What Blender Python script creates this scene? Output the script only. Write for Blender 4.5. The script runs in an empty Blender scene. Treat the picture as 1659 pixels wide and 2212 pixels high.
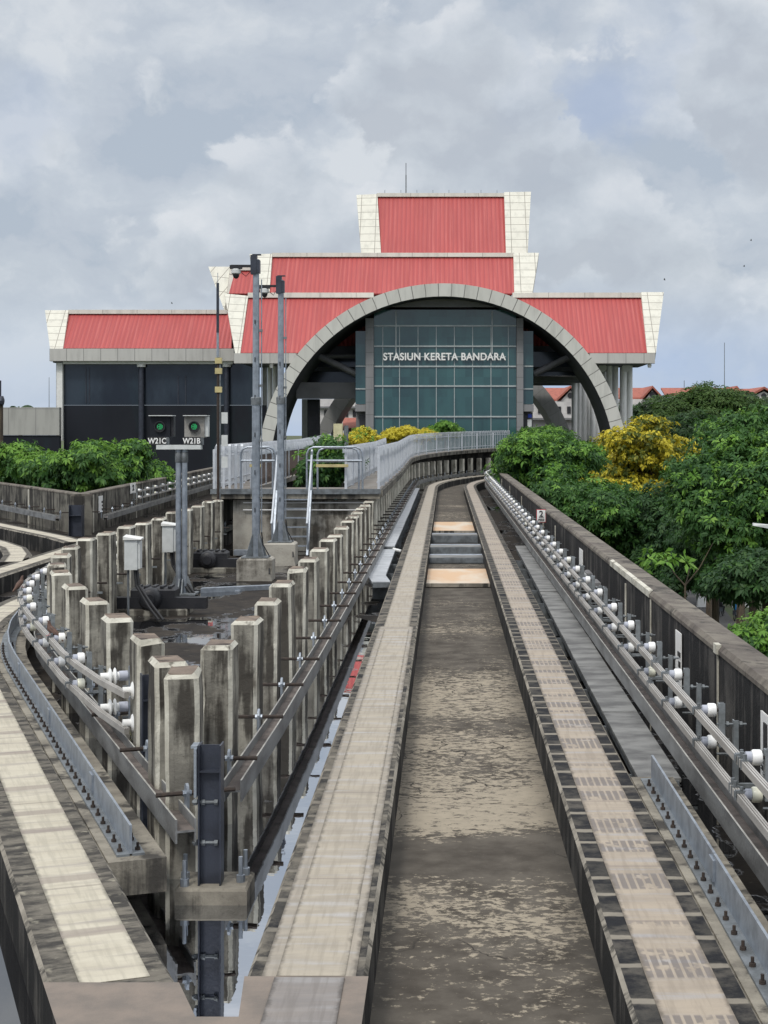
import bpy, math, random
import numpy as np
from mathutils import Vector, Matrix
R = math.radians
sc = bpy.context.scene
COL = sc.collection
rng = random.Random(7)

# ------------------------------------------------------------------ camera
F, VX, VY, W0, H0, HC = 3320.0, 963.0, 930.0, 1659.0, 2212.0, 2.58
cam = bpy.data.objects.new('camera', bpy.data.cameras.new('camera'))
COL.objects.link(cam)
cam.location = (0, 0, HC)
cam.rotation_euler = (R(90), 0, 0)
cam.data.sensor_fit = 'HORIZONTAL'
cam.data.sensor_width = 36
cam.data.lens = 36 * F / W0
cam.data.shift_x = (W0 / 2 - VX) / W0
cam.data.shift_y = -(H0 / 2 - VY) / W0
cam.data.clip_start = .1
cam.data.clip_end = 6000
sc.camera = cam

# ------------------------------------------------------------------ sky, sun, exposure
SUN_EL, SUN_AZ = 52, -155
w = bpy.data.worlds.new('World'); sc.world = w; w.use_nodes = True
nt = w.node_tree; N = nt.nodes; L = nt.links
for n in list(N): N.remove(n)
def wn(t, **k):
    n = N.new(t)
    for a, b in k.items(): setattr(n, a, b)
    return n
out = wn('ShaderNodeOutputWorld'); bg = wn('ShaderNodeBackground'); bg.inputs[1].default_value = .106
sky = wn('ShaderNodeTexSky'); sky.sky_type = 'NISHITA'; sky.sun_disc = False
sky.sun_elevation = R(SUN_EL); sky.sun_rotation = R(SUN_AZ)
tc = wn('ShaderNodeTexCoord')
def vmath(op, a, b):
    n = wn('ShaderNodeVectorMath', operation=op)
    for i, v in enumerate((a, b)):
        if isinstance(v, tuple): n.inputs[i].default_value = v
        else: L.new(v, n.inputs[i])
    return n.outputs[0]
def wmath(op, a, b=0., clamp=False):
    n = wn('ShaderNodeMath', operation=op, use_clamp=clamp)
    for i, v in enumerate((a, b)):
        if isinstance(v, (int, float)): n.inputs[i].default_value = v
        else: L.new(v, n.inputs[i])
    return n.outputs[0]
def wnoise(vec, scale, detail, rough, dist=0.):
    n = wn('ShaderNodeTexNoise'); n.inputs['Scale'].default_value = scale
    n.inputs['Detail'].default_value = detail; n.inputs['Roughness'].default_value = rough
    n.inputs['Distortion'].default_value = dist; L.new(vec, n.inputs['Vector']); return n.outputs[0]
def wramp(fac, stops):
    n = wn('ShaderNodeValToRGB'); e = n.color_ramp.elements
    while len(e) < len(stops): e.new(.5)
    for q, (p, c) in zip(e, stops): q.position = p; q.color = (*c, 1)
    L.new(fac, n.inputs[0]); return n.outputs[0]
def wmix(fac, a, b, mode='MIX'):
    n = wn('ShaderNodeMix', data_type='RGBA', blend_type=mode)
    for i, v in ((0, fac), (6, a), (7, b)):
        if isinstance(v, (int, float)): n.inputs[i].default_value = v
        elif isinstance(v, tuple): n.inputs[i].default_value = (*v, 1)
        else: L.new(v, n.inputs[i])
    return n.outputs[2]
d = tc.outputs['Generated']
def skydir(px, py):                       # direction of a place in the sky
    v = Vector(((px - VX) / F, 1, (VY - py) / F)).normalized(); return tuple(v)
def blob(px, py, rad):                    # soft cap of the sky around a direction: 1 at its middle
    n = wn('ShaderNodeVectorMath', operation='DISTANCE'); L.new(wd, n.inputs[0]); n.inputs[1].default_value = skydir(px, py)
    m = wn('ShaderNodeMapRange', interpolation_type='SMOOTHSTEP'); L.new(n.outputs['Value'], m.inputs[0])
    m.inputs[1].default_value = rad / F; m.inputs[2].default_value = rad * .25 / F
    m.inputs[3].default_value = 0; m.inputs[4].default_value = 1; return m.outputs[0]
dist_ = wn('ShaderNodeTexNoise'); dist_.inputs['Scale'].default_value = 14; dist_.inputs['Detail'].default_value = 7; dist_.inputs['Roughness'].default_value = .62
L.new(d, dist_.inputs['Vector'])
wd = vmath('ADD', d, vmath('MULTIPLY', vmath('SUBTRACT', dist_.outputs['Color'], (.5, .5, .5)), (.09, .09, .075)))
p1 = vmath('MULTIPLY', vmath('ADD', d, vmath('MULTIPLY', vmath('SUBTRACT', dist_.outputs['Color'], (.5, .5, .5)), (.05, .05, .04))), (1, 1, 1.75))
n1 = wnoise(p1, 7.5, 12, .55, .1)
n1u = wnoise(vmath('ADD', p1, (-.012, 0, .04)), 7.5, 6, .52, .1)
n2 = wnoise(vmath('ADD', p1, (3.1, 1.7, 5.2)), 3.2, 6, .5)
lit = wmath('SUBTRACT', n1, n1u)
cover = wmath('ADD', wmath('MULTIPLY', n1, .75), wmath('MULTIPLY', n2, .35))
bright = wmath('ADD', wmath('MULTIPLY', wmath('SUBTRACT', cover, .55), .85), wmath('ADD', wmath('MULTIPLY', lit, 1.25), .55))
for bx, by, br, k in ((1010, 250, 300, .07), (1240, 290, 190, .05), (860, 330, 300, .07), (1620, 230, 190, .14), (120, 390, 190, .08), (150, 90, 260, .07), (1560, 60, 330, .06),
                      (1290, 235, 150, -.06), (420, 150, 330, -.10), (1590, 380, 220, -.10), (330, 210, 240, -.07), (80, 450, 160, -.05), (1500, 560, 260, -.05), (760, 60, 300, -.06)):
    bright = wmath('ADD', bright, wmath('MULTIPLY', blob(bx, by, br), k))
ccol = wramp(bright, [(.34, (4.3, 4.9, 5.7)), (.44, (4.85, 5.35, 6.05)), (.54, (5.15, 5.65, 6.3)), (.64, (5.75, 6.2, 6.75)), (.76, (6.5, 6.85, 7.25))])
for bx, by, br, k in ((1300, 230, 150, .75), (1130, 205, 110, .5), (40, 280, 160, .3), (1480, 130, 200, .25), (700, 560, 160, .15)): ccol = wmix(wmath('MULTIPLY', blob(bx, by, br), k), ccol, (3.7, 4.5, 6.1))
# heaped clouds: crisp lit tops, soft grey bodies
pc = vmath('MULTIPLY', vmath('ADD', d, vmath('MULTIPLY', vmath('SUBTRACT', dist_.outputs['Color'], (.5, .5, .5)), (.03, .03, .03))), (1, 1, 1.35))
n3 = wnoise(pc, 9., 11, .52); n3u = wnoise(vmath('ADD', pc, (-.006, 0, .022)), 9., 11, .52)
def wrange(v, a, b):
    m = wn('ShaderNodeMapRange', interpolation_type='SMOOTHSTEP'); L.new(v, m.inputs[0]); m.inputs[1].default_value = a; m.inputs[2].default_value = b; return m.outputs[0]
n3b = n3
for bx, by, br, k in ((980, 300, 330, .11), (1250, 300, 200, .11), (1640, 260, 230, .13), (110, 400, 200, .10), (780, 400, 260, .05), (160, 50, 170, .08), (520, 60, 330, .07), (1300, 205, 170, -.14), (600, 200, 200, -.03)): n3b = wmath('ADD', n3b, wmath('MULTIPLY', blob(bx, by, br), k))
cm = wrange(n3b, .515, .565)
cl = wramp(wmath('ADD', wmath('MULTIPLY', wmath('SUBTRACT', n3, n3u), 2.4), wmath('SUBTRACT', .92, wmath('MULTIPLY', n3b, .75))), [(.34, (4.5, 4.9, 5.5)), (.5, (5.2, 5.65, 6.2)), (.64, (6.0, 6.4, 6.9)), (.82, (7.1, 7.35, 7.7))])
ccol = wmix(wmath('MULTIPLY', cm, .8), ccol, cl)
sep = wn('ShaderNodeSeparateXYZ'); L.new(d, sep.inputs[0])
def mrange(v, a, b):
    m = wn('ShaderNodeMapRange', interpolation_type='SMOOTHSTEP'); L.new(v, m.inputs[0]); m.inputs[1].default_value = a; m.inputs[2].default_value = b; return m.outputs[0]
low = mrange(sep.outputs[2], .105, .02)
haze_c = wmix(mrange(n2, .42, .6), (3.5, 4.8, 7.3), (5.2, 6.0, 7.2))
c2 = wmix(wmath('MULTIPLY', low, .8), ccol, haze_c)
high = mrange(sep.outputs[2], .28, .6)
c3 = wmix(high, c2, wmix(.9, sky.outputs[0], (13.5, 13.8, 14.2)))
c4 = wmix(.06, c3, sky.outputs[0])
L.new(c4, bg.inputs[0]); L.new(bg.outputs[0], out.inputs[0])
sun = bpy.data.objects.new('sun', bpy.data.lights.new('sun', 'SUN')); COL.objects.link(sun)
sun.data.energy = 1.7; sun.data.angle = R(11); sun.data.color = (1, .96, .9)
el, az = R(SUN_EL), R(SUN_AZ)
sd = Vector((math.sin(az) * math.cos(el), math.cos(az) * math.cos(el), math.sin(el)))
sun.rotation_euler = sd.to_track_quat('Z', 'Y').to_euler()
sun.location = (0, 0, 40)
vs = sc.view_settings; vs.view_transform = 'Standard'; vs.look = 'None'; vs.exposure = 0; vs.gamma = 1
sc.cycles.max_bounces = 6; sc.cycles.diffuse_bounces = 3; sc.cycles.glossy_bounces = 3; sc.cycles.transparent_max_bounces = 6
sc.cycles.use_denoising = True

# ------------------------------------------------------------------ materials
class G:                                   # small node-graph helper
    def __init__(s, name):
        s.m = bpy.data.materials.new(name); s.m.use_nodes = True
        s.t = s.m.node_tree; s.b = s.t.nodes['Principled BSDF']
        g = s.t.nodes.new('ShaderNodeNewGeometry'); s.pos = g.outputs['Position']; s.isl = g.outputs['Random Per Island']; s.nor = g.outputs['Normal']
        u = s.t.nodes.new('ShaderNodeTexCoord'); s.uv = u.outputs['UV']; s.obj = u.outputs['Object']
    def n(s, t, ins=(), **k):
        n = s.t.nodes.new(t)
        for a, b in k.items(): setattr(n, a, b)
        for i, v in (ins.items() if isinstance(ins, dict) else enumerate(ins)): s.put(n.inputs[i], v)
        return n
    def put(s, i, v):
        if hasattr(v, 'links'): s.t.links.new(v, i)
        elif isinstance(v, tuple) and i.type == 'RGBA' and len(v) == 3: i.default_value = (*v, 1)
        else: i.default_value = v
    def mul(s, v, k): return s.n('ShaderNodeVectorMath', (v, k), operation='MULTIPLY').outputs[0]
    def noise(s, v, scale, det=5, rough=.55, dist=0): return s.n('ShaderNodeTexNoise', {'Vector': v, 'Scale': scale, 'Detail': det, 'Roughness': rough, 'Distortion': dist}).outputs[0]
    def vor(s, v, scale, feat='DISTANCE_TO_EDGE', dim='3D'):
        n = s.n('ShaderNodeTexVoronoi', feature=feat, voronoi_dimensions=dim)
        s.put(n.inputs['W' if dim == '1D' else 'Vector'], v); s.put(n.inputs['Scale'], scale); return n.outputs[0]
    def step(s, v, a, b): return s.n('ShaderNodeMapRange', {0: v, 1: a, 2: b}, interpolation_type='SMOOTHSTEP').outputs[0]
    def math(s, op, a, b=0.): return s.n('ShaderNodeMath', (a, b), operation=op).outputs[0]
    def mix(s, f, a, b): return s.n('ShaderNodeMix', {0: f, 6: a, 7: b}, data_type='RGBA').outputs[2]
    def sep(s, v): return s.n('ShaderNodeSeparateXYZ', (v,)).outputs
    def out(s, col, rough=.7, metal=0., bump=None, bs=.3, bd=.02, spec=None, ior=None):
        s.put(s.b.inputs['Base Color'], col); s.put(s.b.inputs['Roughness'], rough); s.put(s.b.inputs['Metallic'], metal)
        if spec is not None: s.put(s.b.inputs['Specular IOR Level'], spec)
        if ior: s.put(s.b.inputs['IOR'], ior)
        if bump is not None:
            s.put(s.b.inputs['Normal'], s.n('ShaderNodeBump', {'Strength': bs, 'Distance': bd, 'Height': bump}).outputs[0])
        return s.m
def simple(name, a, b=None, scale=4, rough=.6, metal=0., bs=.15, stretch=(1, 1, 1), det=6, bscale=30, spec=None):
    g = G(name); b = b or tuple(c * .7 for c in a)
    v = g.mul(g.pos, stretch)
    f = g.step(g.noise(v, scale, det), .35, .68)
    return g.out(g.mix(f, a, b), rough, metal, g.noise(g.pos, bscale, 4), bs, spec=spec)
def stained(name, light, dark, mould, amount=.5, vs_=5.):
    g = G(name)
    base = g.mix(g.step(g.noise(g.pos, 2.2, 8, .62), .36, .66), light, dark)
    st = g.noise(g.mul(g.pos, (1, 1, .09)), vs_, 6, .6)
    pa = g.noise(g.pos, 1.3, 7, .62)
    f = g.step(g.math('ADD', g.math('MULTIPLY', st, .62), g.math('MULTIPLY', pa, .5)), .69 - amount * .30, .79 - amount * .30)
    c = g.mix(g.math('MULTIPLY', f, .93), base, mould)
    wh = g.step(g.noise(g.mul(g.pos, (1, 1, .12)), 11, 3, .5), .71, .75)
    c = g.mix(g.math('MULTIPLY', wh, .5), c, light)
    c = g.mix(g.step(g.noise(g.pos, 26, 4, .6), .6, .75), c, g.mix(.5, c, mould))
    return g.out(c, .88, 0., g.noise(g.pos, 22, 6, .65), .5, .02, spec=.2)
mat = {}
mat['galv'] = simple('galvanised_steel', (.36, .40, .45), (.25, .28, .32), 9, .42, .55)
mat['fence'] = simple('fence_steel', (.60, .63, .67), (.47, .50, .54), 3, .45, .2)
mat['bracket'] = simple('bracket_steel', (.27, .295, .31), (.17, .185, .19), 9, .5, .3)
mat['rust_fence'] = simple('rusted_fence', (.11, .08, .065), (.07, .052, .045), 6, .8)
mat['box_grey'] = simple('dirty_grey_paint', (.31, .30, .275), (.19, .182, .168), 7, .6)
mat['galv_dull'] = simple('weathered_galvanised_steel', (.20, .22, .235), (.12, .13, .135), 7, .6, .3, .3)
mat['post_steel'] = simple('dark_painted_steel', (.045, .052, .072), (.03, .034, .047), 5, .45, .2)
mat['black'] = simple('black_steel', (.012, .013, .017), (.02, .02, .024), 8, .5)
mat['rust'] = simple('rusty_rod', (.05, .035, .027), (.025, .02, .018), 30, .85)
mat['porcelain'] = simple('white_porcelain', (.86, .86, .85), (.80, .80, .78), 20, .22, 0, .02)
g = G('white_porcelain'); oi = g.n('ShaderNodeObjectInfo').outputs['Random']
c_ = g.mix(g.step(oi, .72, .95), (.84, .84, .82), (.72, .71, .58)); c_ = g.mix(g.math('MULTIPLY', g.step(g.noise(g.pos, 18, 5, .65), .5, .75), .35), c_, (.45, .43, .38))
mat['porcelain'] = g.out(c_, .25)
mat['grey_ins'] = simple('grey_insulator', (.42, .44, .50), (.34, .36, .42), 20, .4, 0, .02)
mat['rail'] = simple('aluminium_rail', (.46, .44, .41), (.35, .335, .31), 10, .5, .25, .05, (1, .2, 1))
mat['rail_groove'] = simple('rail_groove', (.12, .11, .11), None, 8, .7)
mat['beam_side'] = simple('beam_flange', (.29, .295, .295), (.16, .16, .158), 5, .5, .4, .3, (1, .3, 1))
mat['beam_web'] = simple('beam_web_rusted', (.16, .135, .12), (.085, .072, .065), 6, .85, .1, .4)
mat['beam_edge'] = simple('beam_edge_bare', (.48, .47, .43), (.33, .32, .29), 6, .55, .3)
mat['white'] = simple('white_paint', (.74, .74, .72), (.66, .66, .63), 6, .5)
mat['box_white'] = simple('cabinet_paint', (.62, .64, .63), (.52, .54, .53), 5, .45)
mat['text_white'] = simple('letter_white', (.85, .85, .83), (.8, .8, .78), 6, .5)
mat['text_black'] = simple('letter_black', (.02, .02, .022), (.03, .03, .03), 6, .6)
mat['red_border'] = simple('sign_red', (.5, .05, .06), None, 6, .5)
mat['cream'] = simple('cream_paint', (.62, .58, .36), (.5, .46, .28), 4, .6)
mat['yellow'] = simple('yellow_fitting', (.55, .47, .22), (.42, .36, .18), 4, .6)
mat['cable'] = simple('black_cable', (.015, .015, .017), None, 6, .5)
mat['pillar'] = stained('stained_concrete_post', (.31, .295, .25), (.175, .165, .142), (.047, .042, .036), .60, 7)
mat['pillar_edge'] = stained('pale_concrete_edge', (.62, .60, .52), (.42, .40, .335), (.10, .088, .072), .30, 9)
mat['pillar_top'] = stained('mossy_post_top', (.24, .19, .15), (.15, .12, .10), (.06, .05, .045), .4)
mat['wall'] = stained('mouldy_parapet', (.095, .09, .083), (.052, .049, .047), (.017, .017, .018), .72, 5)
mat['wall_far'] = stained('weathered_parapet', (.20, .19, .16), (.115, .108, .095), (.033, .031, .029), .55, 4)
mat['wall_top'] = stained('parapet_coping', (.20, .18, .15), (.115, .10, .088), (.05, .046, .042), .4, 4)
mat['abut'] = stained('abutment_concrete', (.42, .40, .35), (.30, .28, .245), (.075, .066, .054), .42, 2.2)
mat['kerb'] = stained('kerb_concrete', (.30, .275, .225), (.16, .145, .12), (.045, .042, .038), .45, 4)
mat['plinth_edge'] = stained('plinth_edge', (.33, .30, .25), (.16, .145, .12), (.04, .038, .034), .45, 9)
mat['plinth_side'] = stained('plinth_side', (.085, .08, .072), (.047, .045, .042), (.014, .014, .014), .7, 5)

def plinth_top(name='plinth_margin', lc=.72):
    g = G(name); uv = g.sep(g.uv); u, v = uv[0], uv[1]
    wob = g.math('ADD', v, g.math('MULTIPLY', g.noise(g.uv, 5, 3), .06))
    e = g.vor(wob, 2.6, dim='1D')
    lw = g.math('MULTIPLY', g.noise(g.n('ShaderNodeCombineXYZ', (0., v, 0.)).outputs[0], 2.2, 2), .15)
    line = g.step(g.math('SUBTRACT', e, lw), .03, -.02)
    blk = g.mix(g.step(g.noise(g.pos, 5, 7, .65), .40, .62), (.014, .0145, .017), (.052, .049, .043))
    pale = g.mix(g.noise(g.pos, 6, 5), (.40, .36, .29), (.20, .18, .15))
    grime = g.mix(g.step(g.noise(g.pos, 2.5, 7, .65), .50, .72), blk, (.10, .09, .078))
    if lc < .7: grime = g.mix(g.step(g.noise(g.mul(g.uv, (1.5, 1.2, 1)), 2.6, 8, .68), .42, .62), grime, (.15, .135, .11))
    c = g.mix(g.math('MULTIPLY', line, lc), grime, pale)
    return g.out(c, .85, 0., g.noise(g.pos, 18, 6, .6), .4, spec=.2)
mat['plinth'] = plinth_top(); mat['plinth_soft'] = plinth_top('plinth_margin_soft', .4)
def plinth_old():
    g = G('plinth_margin_worn')
    n = g.noise(g.mul(g.uv, (1, 2.6, 1)), 3.2, 8, .66)
    c = g.mix(g.step(n, .4, .62), (.045, .042, .038), (.16, .145, .12))
    c = g.mix(g.step(g.noise(g.uv, 9, 5), .58, .72), c, (.26, .24, .19))
    return g.out(c, .88, 0., g.noise(g.pos, 18, 6, .6), .5, spec=.2)
mat['plinth_old'] = plinth_old()
def strip(name, a, b, wetc, grooves, w=.33):
    g = G(name); uv = g.sep(g.uv); u, v = uv[0], uv[1]
    n = g.noise(g.mul(g.uv, (.8, 3., 1)), 2.2, 7, .6)
    c = g.mix(g.step(n, .34, .68), a, b)
    c = g.mix(g.math('MULTIPLY', g.step(g.noise(g.mul(g.uv, (.5, 5., 1)), 1.7, 5), .50, .68), .75), c, wetc)
    c = g.mix(g.math('MULTIPLY', g.step(g.noise(g.mul(g.uv, (9, .6, 1)), 3, 4), .46, .64), .42), c, tuple(q * .62 for q in a))
    if grooves:                              # patches of scored concrete, bars running along the track
        band = g.step(g.noise(g.n('ShaderNodeCombineXYZ', (0., v, 0.)).outputs[0], 2.3, 1), .495, .535)
        bar = g.step(g.math('ABSOLUTE', g.math('SUBTRACT', g.math('FRACT', g.math('MULTIPLY', u, 21.)), .5)), .40, .30)
        side = g.step(g.noise(g.mul(g.uv, (2.2, 2.2, 1)), 3, 3), .36, .46)
        pa = g.math('MULTIPLY', g.math('MULTIPLY', band, bar), g.math('MULTIPLY', side, .75))
        c = g.mix(pa, c, (.145, .13, .125))
    ed = g.math('SUBTRACT', g.math('ABSOLUTE', g.math('SUBTRACT', u, w / 2 + .003)), g.math('MULTIPLY', g.noise(g.mul(g.uv, (3, 3, 1)), 3.5, 7, .65), .07))
    c = g.mix(g.step(ed, w / 2 - .062, w / 2 - .03), c, tuple(q * .38 for q in a))
    if name.endswith('pale'): c = g.mix(g.math('MULTIPLY', g.step(g.vor(v, 1.15, dim='1D'), .085, .055), .6), c, (.24, .20, .175))
    c = g.mix(g.math('MULTIPLY', g.step(g.vor(v, .55, dim='1D'), .012, .004), .5), c, (.2, .17, .15))
    return g.out(c, .7, 0., g.noise(g.pos, 45, 5, .6), .2, .01, spec=.3)
mat['strip'] = strip('running_strip_tan', (.39, .345, .275), (.31, .275, .225), (.40, .39, .385), False)
mat['strip_grey'] = strip('running_strip_grey', (.24, .215, .195), (.20, .185, .175), (.28, .27, .265), False)
mat['strip_wide'] = strip('running_strip_worn', (.34, .30, .245), (.26, .235, .195), (.36, .35, .345), False, .445)
mat['strip_score'] = strip('running_strip_scored', (.385, .325, .255), (.31, .265, .215), (.34, .33, .33), True)
mat['strip_pale'] = strip('running_strip_pale', (.52, .48, .385), (.44, .40, .315), (.29, .26, .235), False)
def brownslab():
    g = G('brown_joint_slab')
    c = g.mix(g.step(g.noise(g.pos, 4, 8), .35, .65), (.215, .175, .143), (.155, .132, .112))
    return g.out(c, .75, 0., g.noise(g.pos, 60, 4), .2)
mat['brown'] = brownslab()
def channel():
    g = G('channel_concrete')
    big = g.noise(g.mul(g.pos, (.35, .42, 1)), 1., 3, .5)
    y_ = g.math('ADD', g.sep(g.pos)[1], g.math('MULTIPLY', g.math('SUBTRACT', g.noise(g.mul(g.pos, (1, .6, 1)), 1.1, 4), .5), 1.3))
    def band(a, b, c_, d_): return g.math('MULTIPLY', g.step(y_, a, b), g.step(y_, d_, c_))
    zone = g.math('ADD', g.math('MULTIPLY', band(10.7, 11.5, 14.0, 15.2), .195), g.math('MULTIPLY', band(8.5, 9.0, 9.6, 10.3), .075))
    zone = g.math('ADD', zone, g.math('MULTIPLY', band(14.8, 15.6, 17.0, 18.4), .085))
    zone = g.math('SUBTRACT', zone, g.math('ADD', g.math('MULTIPLY', band(9.9, 10.2, 10.6, 11.0), .03), .07))
    fine = g.noise(g.mul(g.pos, (1.0, 1.35, 1)), 12., 10, .76, .15)
    base = g.mix(g.step(g.noise(g.pos, 3, 8, .6), .3, .7), (.056, .048, .039), (.118, .104, .086))
    f = g.step(g.math('ADD', fine, g.math('ADD', zone, g.math('MULTIPLY', g.math('SUBTRACT', big, .5), .45))), .495, .56)
    c = g.mix(g.math('MULTIPLY', f, .9), base, g.mix(g.noise(g.pos, 12, 4), (.41, .355, .27), (.25, .218, .168)))
    cr = g.step(g.vor(g.math('MULTIPLY', 1., 1.) and g.n('ShaderNodeVectorMath', (g.pos, g.mul(g.n('ShaderNodeTexNoise', {'Vector': g.pos, 'Scale': 3., 'Detail': 4.}).outputs[1], (.5, .5, 0))), operation='ADD').outputs[0], 1.5), .016, .004)
    crm = g.step(g.noise(g.pos, .55, 2), .5, .58)
    c = g.mix(g.math('MULTIPLY', cr, crm), c, (.03, .026, .022))
    x = g.sep(g.pos)[0]
    edge = g.math('MAXIMUM', g.step(x, -.12, -.37), g.step(x, .6, .84))
    c = g.mix(g.math('MULTIPLY', edge, g.math('MULTIPLY', g.noise(g.pos, 4, 5), .9)), c, (.075, .07, .062))  # darker towards both plinths: edge shading painted into the floor colour
    return g.out(c, .85, 0., fine, .35, .02, spec=.15)
mat['channel'] = channel()
def wetfloor():
    g = G('wet_deck_floor')
    n = g.noise(g.mul(g.pos, (.8, .5, 1)), .95, 6, .6)
    y = g.sep(g.pos)[1]
    bias = g.math('ADD', g.math('MULTIPLY', g.step(y, 24., 14.), .10), g.math('MULTIPLY', g.math('MULTIPLY', g.step(y, 23., 25.), g.step(y, 31., 27.)), .07))
    pud = g.step(g.math('ADD', n, bias), .545, .575)
    base = g.mix(g.step(g.noise(g.pos, 3, 8, .6), .34, .68), (.040, .033, .026), (.019, .016, .014))
    base = g.mix(g.step(g.noise(g.pos, 5, 6, .65), .60, .70), base, (.095, .082, .066))
    c = g.mix(pud, base, (.012, .012, .013))
    rough = g.math('SUBTRACT', .75, g.math('MULTIPLY', pud, .73))
    return g.out(c, rough, 0., g.math('MULTIPLY', g.noise(g.pos, 14, 6), g.math('SUBTRACT', 1., pud)), .4, .02, ior=2.2, spec=g.math('ADD', .04, g.math('MULTIPLY', pud, .5)))
mat['wetfloor'] = wetfloor()
def water():
    g = G('standing_water')
    h = g.noise(g.pos, 3.2, 3, .5)
    scum = g.step(g.noise(g.mul(g.pos, (1.1, .8, 1)), 1.7, 8, .66), .65, .70)
    c = g.mix(scum, (.60, .62, .66), (.05, .048, .042))
    return g.out(c, g.math('ADD', .012, g.math('MULTIPLY', scum, .3)), g.math('SUBTRACT', 1., scum), h, .05, .02, ior=1.5)
mat['water'] = water()
def tiles(name, c1, c2, joint, bw, bh, rough=.5, mortar=.022, offset=0.):
    g = G(name)
    b = g.n('ShaderNodeTexBrick', {'Vector': g.uv, 'Color1': c1, 'Color2': c2, 'Mortar': joint, 'Scale': 1., 'Mortar Size': mortar, 'Brick Width': bw, 'Row Height': bh, 'Bias': 0.}, offset=offset, squash=1.)
    g.put(b.inputs['Mortar Smooth'], .3)
    c = g.mix(g.math('MULTIPLY', g.step(g.noise(g.mul(g.pos, (1, 1, .16)), 2.4, 7, .62), .44, .72), .42), b.outputs[0], tuple(q * .52 for q in c1))
    return g.out(c, rough, 0., b.outputs[1], -.2, .02)
mat['flare'] = tiles('cream_cladding', (.66, .645, .56), (.62, .60, .52), (.20, .18, .15), 1.05, .72)
mat['cap'] = tiles('cream_ridge_cladding', (.68, .665, .60), (.64, .62, .55), (.35, .33, .30), 2.4, 3.)
mat['fascia'] = tiles('grey_fascia_cladding', (.50, .49, .46), (.46, .45, .43), (.18, .175, .17), 1.15, 3.)
mat['archface'] = tiles('arch_cladding', (.58, .575, .53), (.53, .525, .48), (.14, .135, .125), .86, 3., .5, .03)
mat['pil'] = tiles('grey_pilaster', (.24, .24, .245), (.225, .225, .23), (.13, .13, .13), 1.3, .8)
mat['lowwall'] = tiles('grey_tile_wall', (.37, .365, .34), (.35, .345, .325), (.20, .195, .19), 1.8, 1.75)
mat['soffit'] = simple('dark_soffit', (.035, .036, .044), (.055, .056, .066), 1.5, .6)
mat['interior'] = simple('dark_hall', (.075, .082, .09), (.10, .105, .115), .8, .7)
mat['concrete_grey'] = simple('grey_concrete', (.20, .20, .205), (.16, .16, .165), 1., .7)
mat['rear'] = tiles('rear_arch_cladding', (.25, .25, .245), (.235, .235, .23), (.16, .16, .16), 1.2, 3.)
mat['column'] = simple('white_column', (.82, .815, .80), (.72, .715, .70), 1.2, .6)
def roofmat():
    g = G('red_corrugated_roof'); x = g.sep(g.pos)[0]
    wv = g.math('SINE', g.math('MULTIPLY', x, 21.))
    c = g.mix(g.step(g.noise(g.mul(g.pos, (1, .2, .2)), 1.4, 6), .3, .7), (.435, .074, .068), (.375, .063, .058))
    c = g.mix(g.math('MULTIPLY', g.step(g.noise(g.mul(g.pos, (2.2, .3, .3)), 3, 5), .55, .75), .3), c, (.33, .062, .066))
    c = g.mix(g.math('MULTIPLY', g.step(g.noise(g.mul(g.pos, (5, .12, .12)), 2, 5), .46, .68), .5), c, (.50, .135, .12))
    c = g.mix(g.step(wv, -.55, -.95), c, (.34, .052, .056))
    return g.out(c, .55, 0., wv, .5, .04)
mat['roof'] = roofmat()
mat['roof_far'] = simple('orange_tile_roof', (.36, .115, .08), (.27, .085, .06), 3, .8)
mat['house'] = simple('house_plaster', (.62, .60, .58), (.48, .46, .45), 1.2, .8)
mat['dark_open'] = simple('dark_opening', (.03, .03, .035), None, 2, .4)
def glassm(name, a, b, rough=.08, ior=1.7, sc_=.35, pane=None):
    g = G(name)
    c = g.mix(g.step(g.noise(g.mul(g.pos, (1, 1, .5)), sc_, 5), .35, .68), a, b)
    if pane:
        br = g.n('ShaderNodeTexBrick', {'Vector': g.uv, 'Color1': (0., 0., 0.), 'Color2': (1., 1., 1.), 'Mortar': (.5, .5, .5), 'Scale': 1., 'Mortar Size': .0, 'Brick Width': pane[0], 'Row Height': pane[1]}, offset=0., squash=1.).outputs[0]
        c = g.mix(g.math('MULTIPLY', br, .35), c, tuple(q * 1.9 for q in a))
        c = g.mix(g.math('MULTIPLY', g.step(g.noise(g.mul(g.pos, (1, 1, .35)), .6, 5, .6), .5, .66), .35), c, (.012, .03, .036))
    return g.out(c, rough, 0., g.noise(g.pos, .9, 3), .03, .05, ior=ior)
mat['glass'] = glassm('teal_glass', (.031, .088, .086), (.018, .054, .057), pane=(1.175, 1.29))
mat['glass_dark'] = glassm('dark_glass', (.010, .014, .022), (.03, .042, .056), .12, 1.5, .5, pane=(2.35, 2.95))  # paler noise patches: reflections painted into the dark glass colour
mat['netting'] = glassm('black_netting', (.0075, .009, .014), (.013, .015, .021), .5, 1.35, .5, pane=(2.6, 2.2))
mat['mullion'] = simple('pale_mullion', (.42, .46, .46), (.34, .38, .38), 3, .4)
mat['steel_strut'] = simple('grey_strut', (.17, .17, .175), (.13, .13, .135), 2, .5)
mat['board'] = None
g = G('plywood_board')
xx = g.noise(g.mul(g.pos, (1.2, .5, 1)), 1.1, 4)
mat['board'] = g.out(g.mix(g.step(xx, .42, .62), (.58, .39, .235), (.60, .51, .40)), .6, 0., g.noise(g.pos, 30, 4), .2)
mat['tray'] = simple('weathered_tray_cover', (.235, .235, .225), (.10, .10, .098), 2.4, .7, .1, .3, (1, 1.6, 1), 8)
mat['tray_l'] = simple('grey_tray_cover', (.46, .48, .50), (.34, .36, .38), 2.4, .55, .15, .3, (1, 1.6, 1), 8)
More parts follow.
